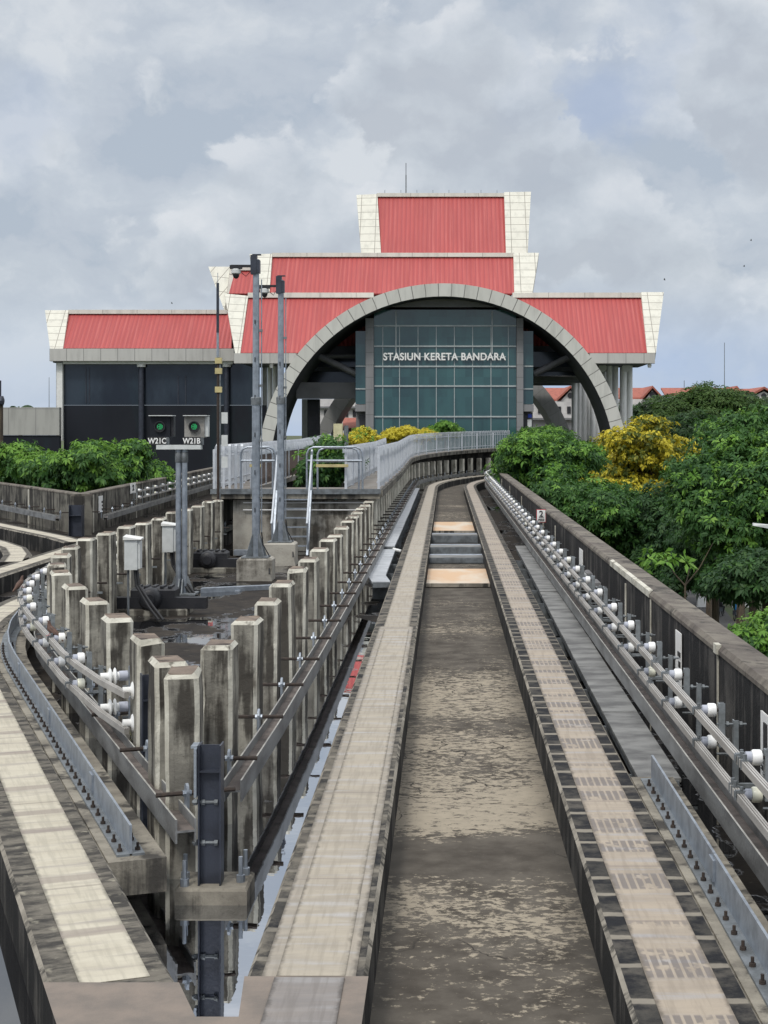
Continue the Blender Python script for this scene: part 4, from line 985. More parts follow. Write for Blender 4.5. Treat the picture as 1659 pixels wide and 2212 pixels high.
def fence(label, pts, sp=.19, h=1.05, side=1, m_='fence', bay=3.0, low=None, wd=.065):
    r = thing('palisade_fence', label, 'fence', pts[0])
    P = [Vector(p) for p in pts]; ac = [0.]
    for a, b in zip(P[:-1], P[1:]): ac.append(ac[-1] + (b - a).length)
    def pos(t):
        for k in range(len(P) - 1):
            if t <= ac[k + 1] or k == len(P) - 2:
                f = (t - ac[k]) / (ac[k + 1] - ac[k]); d_ = P[k + 1] - P[k]; return P[k] + d_ * f, math.atan2(d_.y, d_.x)
    T = ac[-1]; nb = max(1, round(T / bay))
    for b in range(nb):
        t0, t1 = T * b / nb, T * (b + 1) / nb; mb = MB(); n_ = max(1, round((t1 - t0) / sp))
        for k in range(n_):
            q, th = pos(t0 + (k + .5) * (t1 - t0) / n_); pale(mb, q.x, q.y, q.z + .03, h, th + (math.pi if side < 0 else 0), wd)
        mb.part('pale_panel', [m_, low or m_], r, fix=False)
        q, th = pos(t0); MB().box(q.x - .03, q.x + .03, q.y - .03, q.y + .03, q.z, q.z + h - .1).part('fence_post', m_, r)
    rp = [tuple(pos(T * k / (nb * 2))[0]) for k in range(nb * 2 + 1)]
    for z in (.18, h - .22): MB().sweep([(a, b, c + z) for a, b, c in rp], rect(-.05 * side if side > 0 else .02, -.02 if side > 0 else .05, -.02, .02)).part('rail', m_, r)
    return r
fR2 = fence('silver palisade fence curving right to the station above the right track', [P1(s, -1.66) + (dz(s),) for s in rng_s(38.0, 96, (55, 1e9), 2)], side=1, sp=.30, wd=.095)
fence('silver palisade fence on the inner side of the right walkway', [P1(s, -2.47) + (dz(s),) for s in rng_s(38.0, 64, (55, 1e9), 2)], side=1)
fence('silver palisade fence on the outer left edge of the raised walkway, bright curled tops', [(-5.72, 37.95, DZ), (-5.72, 60, DZ + .03), (-5.6, 74, DZ + .2)], side=-1, h=1.08)
fence('palisade fence with dark rusty inner face on the right of the left walkway', [(-4.88, 38.6, DZ), (-4.88, 60, DZ + .03), (-4.8, 72, DZ + .18)], side=1, h=1.05, low='rust_fence')
fence('short front fence of silver pales at the left end of the walkway edge', [(-5.70, 37.86, DZ), (-4.95, 37.86, DZ)], sp=.15, h=1.1, side=1)
def urail(label, x0, x1, y):
    r = thing('guard_rail', label, 'guard rail', ((x0 + x1) / 2, y, DZ))
    for a, b, z, yy in ((x0, x1, 1.05, y), (x0 + .22, x1 - .12, 1.02, y + .5)):
        MB().tube([(a, yy, DZ), (a, yy, DZ + z - .16), (a + .05, yy, DZ + z - .05), (a + .16, yy, DZ + z), (b - .16, yy, DZ + z), (b - .05, yy, DZ + z - .05), (b, yy, DZ + z - .16), (b, yy, DZ)], .025, 8).part('hoop', 'galv', r, True)
        MB().tube([(a, yy, DZ + z - .33), (b, yy, DZ + z - .33)], .024, 8).part('mid_rail', 'galv', r, True)
    MB().box(x0 + .22, x1 - .35, y - .05, y + .02, DZ + .56, DZ + .63).part('warning_board', 'yellow', r)
urail('galvanised hoop guard rail on the walkway edge left of the stairs', -5.05, -4.2, 37.85); urail('galvanised hoop guard rail on the walkway edge right of the stairs', -3.42, -2.05, 37.85)
def stairs():
    x0, x1 = -4.15, -3.32; yb, yt = 36.5, 37.7; r = thing('steel_stairs', 'steep galvanised steel stairs from the island floor up to the walkway', 'stairs', (-3.7, 37, ZW))
    for x in (x0, x1): MB().hexa([(x, yb, ZW), (x + .05, yb, ZW), (x + .05, yb + .22, ZW), (x, yb + .22, ZW), (x, yt - .22, DZ), (x + .05, yt - .22, DZ), (x + .05, yt, DZ), (x, yt, DZ)]).part('stringer', 'galv', r)
    for k in range(1, 7):
        z = ZW + k * (DZ - ZW) / 7; y = yb + k * (yt - yb) / 7; MB().box(x0 + .05, x1, y - .05, y + .2, z - .025, z).part('step', 'galv', r)
    for x in (x0 + .02, x1 + .03):
        MB().tube([(x, yb - .1, ZW + .75), (x, yb + .05, ZW + .9), (x, yt + .1, DZ + .98)], .026, 8).part('handrail', 'fence', r, True)
        MB().tube([(x, yb + .1, ZW), (x, yb + .1, ZW + .95)], .024, 8).part('rail_post', 'galv', r); MB().tube([(x, yt, DZ), (x, yt, DZ + .95)], .024, 8).part('rail_post', 'galv', r)
stairs()
def cabinet():
    p = at(730, 958, 58); x, y = p[0], 58.; z = DZ; r = thing('walkway_cabinet', 'cream cabinet beside a grey post behind the left walkway fence', 'cabinet', (x, y, z))
    MB().box(x - .17, x + .17, y, y + .3, z, z + 1.72).part('cabinet_body', 'cream', r); MB().box(x - .15, x + .15, y - .012, y - .001, z + .1, z + 1.62).part('cabinet_door', 'cream', r)
    MB().tube([(x + .30, y + .1, z - .1), (x + .30, y + .1, z + 1.65)], .09, 10).part('side_post', 'galv_dull', r)
cabinet()

# ------------------------------------------------------------------ station
ST = thing('station_building', 'red roofed airport station with great arch over a teal glass front', 'station', (0, 98, GZ))
def slab4(name, pts, th, m_, parent, uv=True):    # quad (world points) thickened away from viewer
    a, b, c, d_ = [Vector(p) for p in pts]; n_ = (b - a).cross(d_ - a).normalized()
    if n_.y < 0: n_ = -n_
    mb = MB(); q = [a, b, c, d_]
    i = 0; mb.v += [tuple(p) for p in q] + [tuple(p + n_ * th) for p in q]
    lu = (b - a).length; lv = (d_ - a).length; lu2 = (c - d_).length
    # a=bottom-left b=bottom-right c=top-right d=top-left
    ax = (b - a).normalized() if lu > .01 else (c - d_).normalized(); up = Vector((0, 0, 1)); up = (up - ax * up.dot(ax)); up = (up - n_ * up.dot(n_)).normalized()
    mb.face((0, 1, 2, 3), 0, [((p - d_).dot(ax) + 50.01, (p - d_).dot(up) + 50.03) for p in q]); mb.face((7, 6, 5, 4), 0)
    for k in range(4): mb.face((k, k + 4, (k + 1) % 4 + 4, (k + 1) % 4), 0)
    return mb.part(name, m_, parent)
def roof(yb, Yb, yt, Yt, xb0, xb1, xt0, xt1, fl=None, fr=None, cap=None, capy=None):
    rr = slab4('roof', [at(xb0, yb, Yb), at(xb1, yb, Yb), at(xt1, yt, Yt), at(xt0, yt, Yt)], .15, 'roof', ST)
    # back slope
    a, b = at(xt0, yt, Yt), at(xt1, yt, Yt); c_, d_ = at(xb1, yb, Yb), at(xb0, yb, Yb)
    slab4('back_slope', [(d_[0], 2 * Yt - Yb, d_[2]), (c_[0], 2 * Yt - Yb, c_[2]), (b[0], Yt + .05, b[2] - .02), (a[0], Yt + .05, a[2] - .02)], .12, 'roof', rr)
    for f in (fl, fr):
        if f:                                # (bottom-left, bottom-right, top-right, top-left) pixels; set proud of the roof
            (x0, y0), (x1, y1), (x2, y2), (x3, y3) = f
            slab4('gable_flare', [at(x0, y0, Yb - .15), at(x1, y1, Yb - .15), at(x2, y2, Yt - .15), at(x3, y3, Yt - .15)], .6, 'flare', rr)
    if cap:
        x0, x1, y0, y1 = cap; Z0, Z1 = ZZ(y1, Yt - .2), ZZ(y0, Yt - .2)
        mb = MB(); mb.box(XX(x0, Yt - .2), XX(x1, Yt - .2), Yt - .2, Yt + .4, Z0, Z1); mb.part('ridge_cap', 'cap', rr)
        if capy:
            mb = MB()
            for k in range(capy): x = XX(x0, Yt) + (k + .5) * (XX(x1, Yt) - XX(x0, Yt)) / capy; mb.box(x - .02, x + .02, Yt, Yt + .04, Z1, Z1 + .25)
            mb.part('ridge_clip', 'galv', rr)
    return rr
YA = 97.
def roof_cut(side, xe_b, xe_t, fl):
    pts = [at(xe_b, 762, 98), ] ; arc = []
    for k in range(9):
        py = 762 - (762 - 643) * k / 8; Yk = 98 + 4.2 * k / 8; dx = math.sqrt(391. ** 2 - (1012 - py) ** 2); arc.append(at(957 + side * dx, py, Yk))
    lo = at(xe_b, 762, 98); hi = at(xe_t, 643, 102.2); fr = [lo] + arc + [hi]
    mb = MB(); n_ = len(fr); b = [(x, y + .12, z - .1) for x, y, z in fr]; mb.v += fr + b
    mb.face(range(n_)); mb.face(list(range(n_, 2 * n_))[::-1])
    for k in range(n_): mb.face((k, (k + 1) % n_, n_ + (k + 1) % n_, n_ + k))
    rr = mb.part('roof', 'roof', ST)
    x0, x1 = sorted((lo[0], arc[-1][0])); slab4('back_slope', [(x0, 106.4, lo[2]), (x1, 106.4, lo[2]), (x1, 102.3, hi[2] - .02), (x0, 102.3, hi[2] - .02)], .12, 'roof', rr)
    (a0, b0), (a1, b1), (a2, b2), (a3, b3) = fl
    slab4('gable_flare', [at(a0, b0, 97.85), at(a1, b1, 97.85), at(a2, b2, 102.05), at(a3, b3, 102.05)], .6, 'flare', rr)
    x0, x1 = sorted((XX(xe_t, 102), XX(957 + side * 150, 102)))
    mb = MB(); mb.box(x0, x1, 102.0, 102.6, ZZ(643, 102), ZZ(632, 102)); mb.part('ridge_cap', 'cap', rr)
roof_cut(-1, 518, 535, ((508, 763), (519, 763), (536, 639), (485, 634))); roof_cut(1, 1399, 1386, ((1398, 762), (1417, 762), (1434, 631), (1385, 631)))
roof(634, 102.4, 555, 105.2, 582, 1112, 588, 1110, ((567, 634), (582, 634), (588, 548), (539, 549)), ((1111, 632), (1150, 632), (1164, 546), (1109, 546)), (587, 1111, 546, 555), None)
roof(546, 105.4, 425, 109, 823, 1094, 815, 1090, ((780, 546), (823, 546), (815, 419), (770, 421)), ((1093, 546), (1140, 546), (1147, 414), (1089, 415)), (814, 1091, 417, 425), 8)
roof(634, 107.5, 584, 109.4, 491, 560, 497, 560, ((485, 672), (490, 634), (497, 576), (450, 576)), None, (497, 545, 576, 584), None)
roof(752, 104, 678, 107, 135, 500, 147, 500, ((108, 753), (136, 753), (148, 670), (97, 670)), None, (147, 490, 669, 678), None)
# fascias
def fasc(x0, x1, y0, y1, Y, d_=.5):
    mb = MB(); X0, X1, Z0, Z1 = XX(x0, Y), XX(x1, Y), ZZ(y1, Y), ZZ(y0, Y); mb.box(X0, X1, Y, Y + d_, Z0, Z1)
    return mb.part('fascia', 'fascia', ST)
fasc(505, 640, 763, 785, 97.7); fasc(1274, 1415, 763, 785, 97.7); fasc(107, 505, 753, 780, 103.7)
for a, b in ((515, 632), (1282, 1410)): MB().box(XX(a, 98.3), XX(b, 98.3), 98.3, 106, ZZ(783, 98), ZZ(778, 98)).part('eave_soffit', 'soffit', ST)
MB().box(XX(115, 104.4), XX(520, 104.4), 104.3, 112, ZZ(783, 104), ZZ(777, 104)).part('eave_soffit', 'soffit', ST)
for px, py in ((1403, 786), (586, 786), (640, 788)): p = at(px, py, 98.1); MB().lathe((p[0], p[1], p[2] + .1), (0, 0, -1), [(0, .1), (.2, .14), (.35, .1)], 10).part('lamp_globe', 'column', ST, True)
# arches (true circles)
def arch(name, Yf, cx, cz, ro, ri, dep, face, a0=-35, n=72):
    mb = MB(); p = []
    for k in range(n + 1):
        t = R(a0) + (R(180 - 2 * a0)) * k / n; p.append((math.cos(t), math.sin(t)))
    for k, (c, s_) in enumerate(p): mb.v += [(cx + ro * c, Yf, cz + ro * s_), (cx + ri * c, Yf, cz + ri * s_), (cx + ro * c, Yf + dep, cz + ro * s_), (cx + ri * c, Yf + dep, cz + ri * s_)]
    for k in range(n):
        i, j = 4 * k, 4 * k + 4; v0, v1 = ro * k * R(180 - 2 * a0) / n, ro * (k + 1) * R(180 - 2 * a0) / n
        mb.face((i, j, j + 1, i + 1), 0, [(v0, .05), (v1, .05), (v1, .05 + ro - ri), (v0, .05 + ro - ri)])
        mb.face((i + 1, j + 1, j + 3, i + 3), 1); mb.face((i + 2, i + 3, j + 3, j + 2), 0); mb.face((i, i + 2, j + 2, j), 0)
    mb.face((0, 1, 3, 2), 0); e = 4 * n; mb.face((e, e + 2, e + 3, e + 1), 0)
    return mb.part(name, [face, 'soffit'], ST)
sA = F / YA
ACX, ACZ = (957 - VX) / sA, HC - (1012 - VY) / sA
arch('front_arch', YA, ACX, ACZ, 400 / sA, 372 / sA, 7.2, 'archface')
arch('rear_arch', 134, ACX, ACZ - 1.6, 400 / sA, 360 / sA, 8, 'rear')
# tympanum and hall behind the arch
mb = MB(); pts = []
Yg = 98.6; sg_ = F / Yg; ri = 371 / sA
for k in range(31):
    t = R(180 * k / 30); pts.append((ACX + ri * math.cos(t), ACZ + ri * math.sin(t)))
zt = ZZ(671, Yg)
top = [q for q in pts if q[1] > zt]
mb.poly([(x, Yg, z) for x, z in top] ); mb.part('tympanum', 'concrete_grey', ST)
MB().box(-10.9, 10.9, 105.5, 106.5, 6.9, 11.3).part('hall_end_wall', 'interior', ST)
MB().box(-10.9, 10.9, 104.3, 133, 6.6, 6.9).part('hall_ceiling', 'interior', ST)
for y in (107, 112, 118, 125): MB().box(-10.5, 10.5, y, y + .5, 6.25, 6.6).part('ceiling_beam', 'concrete_grey', ST)
# glass core
gx0, gx1 = XX(808, Yg + .4), XX(1115, Yg + .4); Yc = Yg + .4
zb = -3.; gl = MB().box(gx0, gx1, Yc, Yc + 26, zb, ZZ(669, Yc)).part('glass_front', 'glass', ST)
mb = MB()
for py in (704, 748, 791.5, 834, 900): z = ZZ(py, Yc); mb.box(gx0, gx1, Yc - .09, Yc - .002, z - .045, z + .045)
for k, px in enumerate((827, 863, 903, 942.5, 981.5, 1021, 1060.5, 1098)):
    x = XX(px, Yc); mb.box(x - .022, x + .022, Yc - .05, Yc - .003, zb, ZZ(704, Yc))
for px in (855.5, 1063): x = XX(px, Yc); mb.box(x - .035, x + .035, Yc - .12, Yc - .092, ZZ(765, Yc), ZZ(672, Yc))
mb.part('mullion', 'mullion', gl)
for x0, x1 in ((790, 807.5), (1115.5, 1130)): MB().box(XX(x0, Yc), XX(x1, Yc), Yc - .25, Yc + .5, -2, ZZ(688, Yc)).part('pilaster', 'pil', ST)
for x0, x1 in ((768, 789.5), (1130.5, 1152)):
    w_ = MB().box(XX(x0, Yc), XX(x1, Yc), Yc + .1, Yc + 3, ZZ(873, Yc), ZZ(715, Yc)).part('side_glazing', 'glass', ST)
    mb = MB()
    for py in (791, 840): mb.box(XX(x0, Yc), XX(x1, Yc), Yc + .03, Yc + .098, ZZ(py, Yc) - .04, ZZ(py, Yc) + .04)
    mb.part('mullion', 'mullion', w_)
    MB().box(XX(x0, Yc) - .02, XX(x1, Yc) + .02, Yc - .1, Yc + 3.1, ZZ(889, Yc), ZZ(874, Yc)).part('base_trim', 'pil', ST)
    MB().box(XX(x0, Yc), XX(x1, Yc), Yc + .6, Yc + 3, ZZ(1000, Yc), ZZ(890, Yc)).part('lobby_wall', 'concrete_grey', ST)
MB().box(XX(776, Yc), XX(789, Yc), Yc + .3, Yc + .58, ZZ(960, Yc), ZZ(897, Yc)).part('door', 'dark_open', ST)
dr = MB().box(XX(1120, Yc), XX(1139, Yc), Yc + .3, Yc + .58, ZZ(960, Yc), ZZ(897, Yc)).part('door', 'dark_open', ST)
MB().box(XX(1141, Yc), XX(1149, Yc), Yc + .3, Yc + .4, ZZ(902, Yc), ZZ(894, Yc)).part('toilet_sign', 'blue_sign', ST)
MB().box(XX(1140, Yc), XX(1149, Yc), Yc + .3, Yc + .5, ZZ(925, Yc), ZZ(906, Yc)).part('notice_panel', 'box_white', ST)
# side beams and struts
MB().box(XX(640, 101), XX(768, 101), 101, 102, ZZ(861, 101), ZZ(826, 101)).part('side_beam', 'concrete_grey', ST)
MB().box(XX(660, 104.8), XX(775, 104.8), 104.8, 105.4, ZZ(826, 104.8), ZZ(772, 104.8)).part('side_glazing', 'glass_dark', ST)
MB().box(XX(1150, 104.8), XX(1270, 104.8), 104.8, 105.4, ZZ(812, 104.8), ZZ(760, 104.8)).part('side_glazing', 'glass_dark', ST)
for a, b in (((690, 770, 100.5), (770, 808, 100)), ((1152, 808, 100), (1232, 770, 100.5))): MB().tube([at(*a), at(*b)], .22, 10).part('strut', 'steel_strut', ST, True)
MB().tube([at(700, 770, 102), at(770, 768, 102)], .16, 10).part('strut', 'steel_strut', ST, True)
MB().box(XX(652, 107), XX(680, 107), 107, 108, -9, ZZ(862, 107)).part('hall_pier', 'box_white', ST); MB().box(XX(664, 103), XX(689, 103), 103, 104, -9, ZZ(862, 103)).part('hall_pier', 'soffit', ST)
# columns
def colm(px, Y, y0, r, z0=-9): x = XX(px, Y); MB().tube([(x, Y, GZ), (x, Y, ZZ(y0, Y))], r, 14).part('column', 'column', ST, True)
for px in (572, 583, 594, 604): colm(px, 104 + (px % 3), 786, .17)
for px, r_ in ((1303, .22), (1316, .2), (1329, .22), (1346, .24), (1360, .2)): colm(px, 103 + (px % 4), 790, r_)
for px, r_ in ((1241, .24), (1252, .2), (1262, .24), (1272, .2), (1281, .24), (1291, .2)): colm(px, 122 + (px % 5), 812, r_)
for px in (1301, 1352): p = at(px, 795, 102.5); MB().lathe((p[0], p[1], p[2]), (0, -1, 0), [(0, .28), (.25, .28)], 14).part('drum_lamp', 'column', ST, True)
# left wing
Yw = 104.6
MB().box(XX(138, Yw), XX(560, Yw), Yw, Yw + .3, ZZ(875, Yw), ZZ(782, Yw)).part('wing_glazing', 'glass_dark', ST)
MB().box(XX(138, Yw), XX(575, Yw), Yw - .02, Yw + .28, GZ, ZZ(875.5, Yw)).part('dust_netting', 'netting', ST)
MB().box(XX(140, Yw), XX(505, Yw), Yw - .5, Yw - .25, ZZ(787, Yw), ZZ(781.5, Yw)).part('gutter', 'column', ST)
MB().box(XX(125, Yw), XX(138, Yw), Yw - .4, Yw, ZZ(952, Yw), ZZ(784, Yw)).part('downpipe', 'white', ST)
MB().box(XX(122, Yw), XX(125, Yw), Yw - .1, Yw + .2, ZZ(880, Yw), ZZ(784, Yw)).part('corner_trim', 'post_steel', ST)
for px in (307, 491): x = XX(px, Yw); MB().tube([(x, Yw - .25, GZ), (x, Yw - .25, ZZ(789, Yw))], .2, 12).part('wing_column', 'post_steel', ST, True); MB().tube([(x, Yw - .25, ZZ(793, Yw)), (x, Yw - .25, ZZ(787, Yw))], .3, 12).part('column_head', 'column', ST, True)
for px, a, b in ((185, 795, 870), (192, 795, 870), (310, 800, 875), (384, 812, 875), (400, 812, 875)): MB().box(XX(px, Yw), XX(px + 2, Yw), Yw - .04, Yw - .001, ZZ(b, Yw), ZZ(a, Yw)).part('inner_frame', 'post_steel', ST)
# lettering
tm = text('lettering', 'STASIUN KERETA BANDARA', .62, .05, 'text_white', ST, (0, 0, 0), bold=.016, sp=1.06)
xs = [v.co.x for v in tm.data.vertices]; ys_ = [v.co.y for v in tm.data.vertices]
wid, hgt = max(xs) - min(xs), max(ys_) - min(ys_)
Yl = Yc - .2
W_ = XX(1093, Yl) - XX(828, Yl); H_ = ZZ(762, Yl) - ZZ(778.5, Yl)
tm.scale = (W_ / wid, H_ / hgt, 1)
tm.location = Vector((XX(828, Yl) - min(xs) * W_ / wid, Yl, ZZ(778.5, Yl) - min(ys_) * H_ / hgt)) - ST.location
MB().box(XX(828, Yl), XX(1093, Yl), Yl + .07, Yl + .1, ZZ(771.5, Yl), ZZ(769.5, Yl)).part('lettering_rail', 'mullion', ST)
p = at(877, 418, 109); a_ = thing('roof_aerial', 'thin dark aerial standing on the topmost station roof', 'aerial', (p[0], 109, p[2] - .3)); MB().tube([(p[0], 109, p[2] - .3), (p[0], 109, ZZ(378, 109))], .045, 6).part('rod', 'galv_dull', a_); MB().tube([(p[0], 109, ZZ(380, 109)), (p[0], 109, ZZ(352, 109))], .025, 6).part('tip', 'post_steel', a_)
# low wall, pole and palm at far left
lw = thing('tiled_wall', 'low grey tiled annex wall at the far left beside the station wing', 'wall', (XX(60, 102), 102, GZ))
MB().box(XX(-40, 102), XX(128, 102), 102, 102.6, ZZ(940, 102), ZZ(880, 102)).part('tiled_band', 'lowwall', lw); MB().box(XX(-40, 102), XX(128, 102), 102.1, 102.5, GZ, ZZ(940.3, 102)).part('dark_base', 'netting', lw)  # base below the tiled band is near black
pe = thing('edge_pole', 'brown pole with a dark fitting cut by the left edge', 'pole', (XX(0, 60), 60, GZ)); x = XX(-1, 60)
MB().tube([(x, 60, GZ), (x, 60, ZZ(870, 60))], .14, 10).part('lower_pole', 'bark', pe); MB().tube([(x, 60, ZZ(870, 60)), (x, 60, ZZ(822, 60))], .07, 8).part('upper_pole', 'post_steel', pe); MB().lathe((x, 59.9, ZZ(866, 60)), (1, 0, 0), [(-.1, .16), (.16, .2), (.2, .1)], 10).part('fitting', 'post_steel', pe)

# ------------------------------------------------------------------ trees
def crown(name, blobs, nb, leaf, seed, ms, per=9, young=.15, droop=.35, flat=1., wid=.36, par=None, loc=(0, 0, 0)):
    g_ = np.random.default_rng(seed); bl = np.array(blobs, float)
    vol = (bl[:, 3] * bl[:, 4] * bl[:, 5]) ** .67; ch = g_.choice(len(bl), nb, p=vol / vol.sum())
    per_c = 12 if nb > 300 else 7; ncl = max(6, nb // per_c)
    dr_ = g_.normal(size=(ncl, 3)); dr_[:, 2] = dr_[:, 2] * .9 + .2; dr_ /= np.linalg.norm(dr_, axis=1)[:, None]
    rr = g_.uniform(.35, 1.04, ncl) ** .5; chc = ch[:ncl]
    C = bl[chc, :3] + dr_ * bl[chc, 3:6] * rr[:, None]; cr = leaf * g_.uniform(1.5, 2.6, ncl)
    ci = g_.integers(0, ncl, nb); e_ = g_.normal(size=(nb, 3)); e_[:, 2] = np.abs(e_[:, 2]) * 1.1 - .35; e_ /= np.linalg.norm(e_, axis=1)[:, None]
    cr *= 1.2
    P = C[ci] + e_ * (cr[ci] * g_.uniform(.55, 1.05, nb))[:, None] * np.array([1.15, 1.15, .7])
    nrm = e_ + dr_[ci] * .5 + np.array([0, 0, .5]); nrm /= np.linalg.norm(nrm, axis=1)[:, None]
    t = np.cross(nrm, g_.normal(size=(nb, 3))); t /= np.linalg.norm(t, axis=1)[:, None]; b = np.cross(nrm, t)
    cy = g_.random(ncl) < young * 1.5
    young_or_top_lit = ((g_.random(nb) < young * .35) | (cy[ci] & (e_[:, 2] > .25) & (g_.random(nb) < .75)))  # lighter leaf colour: scattered young growth, plus top light painted on clumps
    size = leaf * g_.uniform(.7, 1.3, nb)
    ang = (np.arange(per)[None, :] / per * 2 * math.pi + g_.uniform(0, 6.28, (nb, 1)) + g_.normal(0, .25, (nb, per)))
    out_ = t[:, None, :] * np.cos(ang)[..., None] + b[:, None, :] * np.sin(ang)[..., None]
    el_ = g_.uniform(-.5, .7, (nb, per)) + .1
    D = out_ * np.cos(el_)[..., None] + nrm[:, None, :] * np.sin(el_)[..., None]
    D[..., 2] -= droop * g_.uniform(.3, 1.2, (nb, per)); D[..., 2] *= flat
    D /= np.linalg.norm(D, axis=2)[..., None]
    Lf = (size[:, None] * g_.uniform(.7, 1.25, (nb, per)))[..., None]
    side = np.cross(D, nrm[:, None, :] + g_.normal(0, .3, (nb, per, 3))); side /= np.linalg.norm(side, axis=2)[..., None] + 1e-9
    base = P[:, None, :] + D * Lf * .12; tip = P[:, None, :] + D * Lf; tip[..., 2] -= .18 * Lf[..., 0]
    mid = P[:, None, :] + D * Lf * .55; a = mid + side * Lf * wid * .5; c = mid - side * Lf * wid * .5
    V = np.stack([base, a, tip, c], axis=2).reshape(-1, 3)
    nq = nb * per; me = bpy.data.meshes.new(name)
    me.vertices.add(nq * 4); me.vertices.foreach_set('co', V.astype(np.float32).ravel())
    me.loops.add(nq * 4); me.loops.foreach_set('vertex_index', np.arange(nq * 4, dtype=np.int32))
    me.polygons.add(nq); me.polygons.foreach_set('loop_start', np.arange(0, nq * 4, 4, dtype=np.int32)); me.polygons.foreach_set('loop_total', np.full(nq, 4, np.int32))
    for q in ms: me.materials.append(mat[q])
    mi = np.repeat(young_or_top_lit.astype(np.int32), per); me.polygons.foreach_set('material_index', mi); me.update(calc_edges=True)
    o = bpy.data.objects.new('crown', me); COL.objects.link(o)
    if par is not None: o.parent = par
    return o
def tree(name, label, cat, x, y, zc, rx, rz_, nb, leaf, seed, ms, group=None, nbl=7, per=9, young=.15, droop=.35, flat=1., wid=.36, blobs=None, ground=GZ, trunk=.16):
    r = thing(name, label, cat, (x, y, ground), group); rg = random.Random(seed); H = zc - ground
    bl = blobs or [(0, 0, H, rx * .72, rx * .72, rz_ * .72)] + [(rx * .62 * math.cos(k * 2.4 + seed), rx * .62 * math.sin(k * 2.4 + seed), H + rz_ * rg.uniform(-.55, .55), rx * rg.uniform(.36, .52), rx * rg.uniform(.36, .52), rz_ * rg.uniform(.34, .5)) for k in range(nbl)]
    crown('crown', bl, nb, leaf, seed, ms, per, young, droop, flat, wid, r)
    mb = MB(); zt_ = H - rz_ * .4
    mb.tube([(0, 0, -.2), (.05, .02, zt_ * .5), (0, 0, zt_), (.02, 0, H + rz_ * .3)], [trunk * 1.25, trunk, trunk * .75, trunk * .25], 8)
    for q in bl[1:]: mb.tube([(0, 0, zt_ - rz_ * .2), (q[0] * .5, q[1] * .5, (zt_ + q[2]) / 2 + .1), (q[0], q[1], q[2])], [trunk * .5, trunk * .33, trunk * .12], 6)
    o = bpy.data.objects.new('trunk', mb.mesh('trunk', 'bark')); COL.objects.link(o); o.parent = r
    return r
def ptree(name, label, px, py, Y, rpx, rpy, nb, leaf, seed, ms, **k):
    nb = int(nb * 3.2); leaf *= .50
    s_ = F / Y; p = at(px, py, Y); return tree(name, label, k.pop('cat', 'tree'), p[0], Y, p[2], rpx / s_, rpy / s_, nb, leaf, seed, ms, **k)
LG = ['leaf', 'leaf_young_lit']; GR = 'trees beyond the right parapet'
ptree('leafy_tree', 'bright green leafy tree just behind the bend of the right parapet below the arch', 1180, 1010, 66, 112, 90, 1500, .42, 3, LG, young=.42, group=GR)
ptree('leafy_tree', 'dark green leafy tree leaning over the middle of the right parapet', 1285, 1130, 60, 118, 112, 1900, .42, 5, LG, young=.10, group=GR)
ptree('golden_tree', 'yellow leaved tree in front of the right foot of the arch', 1412, 1022, 74, 150, 118, 2700, .42, 8, ['leaf_olive', 'leaf_gold'], young=.62, group=GR, wid=.5, nbl=10)
ptree('leafy_tree', 'big dark green tree filling the right edge below the red roofed houses', 1625, 1075, 52, 165, 190, 3200, .42, 11, LG, young=.22, group=GR, nbl=12)
ptree('leafy_tree', 'dark tree in the hollow left of the big right edge tree, below the yellow one', 1470, 1180, 58, 110, 130, 1700, .42, 13, ['leaf_dark', 'leaf'], young=.3, group=GR)
ptree('leafy_tree', 'dark tree behind the right parapet, lowest of the trees above the road', 1545, 1215, 56, 120, 80, 1400, .40, 17, ['leaf_dark', 'leaf'], young=.25, group=GR)
ptree('leafy_tree', 'shaded dark tree close behind the parapet below the dark leaning tree', 1400, 1215, 62, 95, 70, 1100, .40, 18, ['leaf_dark', 'leaf'], young=.2, group=GR)
ptree('shrub_top', 'bright light green treetop in the lower right corner beyond the parapet', 1672, 1375, 31, 78, 62, 500, .30, 19, ['leaf', 'leaf_young_lit'], young=.6, group=GR, trunk=.08)
FAR = 'trees in front of the far houses'
fb = [(0, 0, 0, 3.6, 3.2, 1.3), (-2.4, 0, .3, 2., 2, .9), (2.5, 0, .2, 2.2, 2, .9), (.6, -1, 1.1, 2.0, 1.8, .8), (-1.0, 0, -1.2, 3, 2.5, 1.2)]
for k, (lab, px, py, Y, nb, ms, yo, sd_) in enumerate((
    ('broad dark green tree beside the station columns below the first far house', 1415, 917, 128, 3000, ['leaf_far', 'leaf'], .12, 31),
    ('feathery yellow green tree rising between the far houses', 1520, 905, 120, 3000, ['leaf_feather', 'leaf_feather'], .3, 32),
    ('dark tree behind the feathery tree, under the third far house roof', 1585, 900, 140, 2600, ['leaf_far', 'leaf'], .1, 33),
    ('dark tree at the right edge under the last far house roof', 1668, 908, 132, 2600, ['leaf_far', 'leaf_dark'], .1, 34),
    ('low dark tree behind the yellow leaved tree', 1470, 958, 112, 3000, ['leaf_dark', 'leaf_far'], .2, 35),
    ('low dark tree behind the big right edge tree', 1600, 965, 105, 3000, ['leaf_dark', 'leaf_far'], .2, 36))):
    p = at(px, py, Y); H = p[2] - GZ
    tree('broad_tree', lab, 'tree', p[0], Y, p[2], 4, 2, nb, .36, sd_, ms, group=FAR, young=yo, droop=.1, flat=.6, wid=.3, blobs=[(a, b, c + H, d_, e, f_ * (1.5 if k == 1 else 1.1)) for a, b, c, d_, e, f_ in fb], trunk=.25)
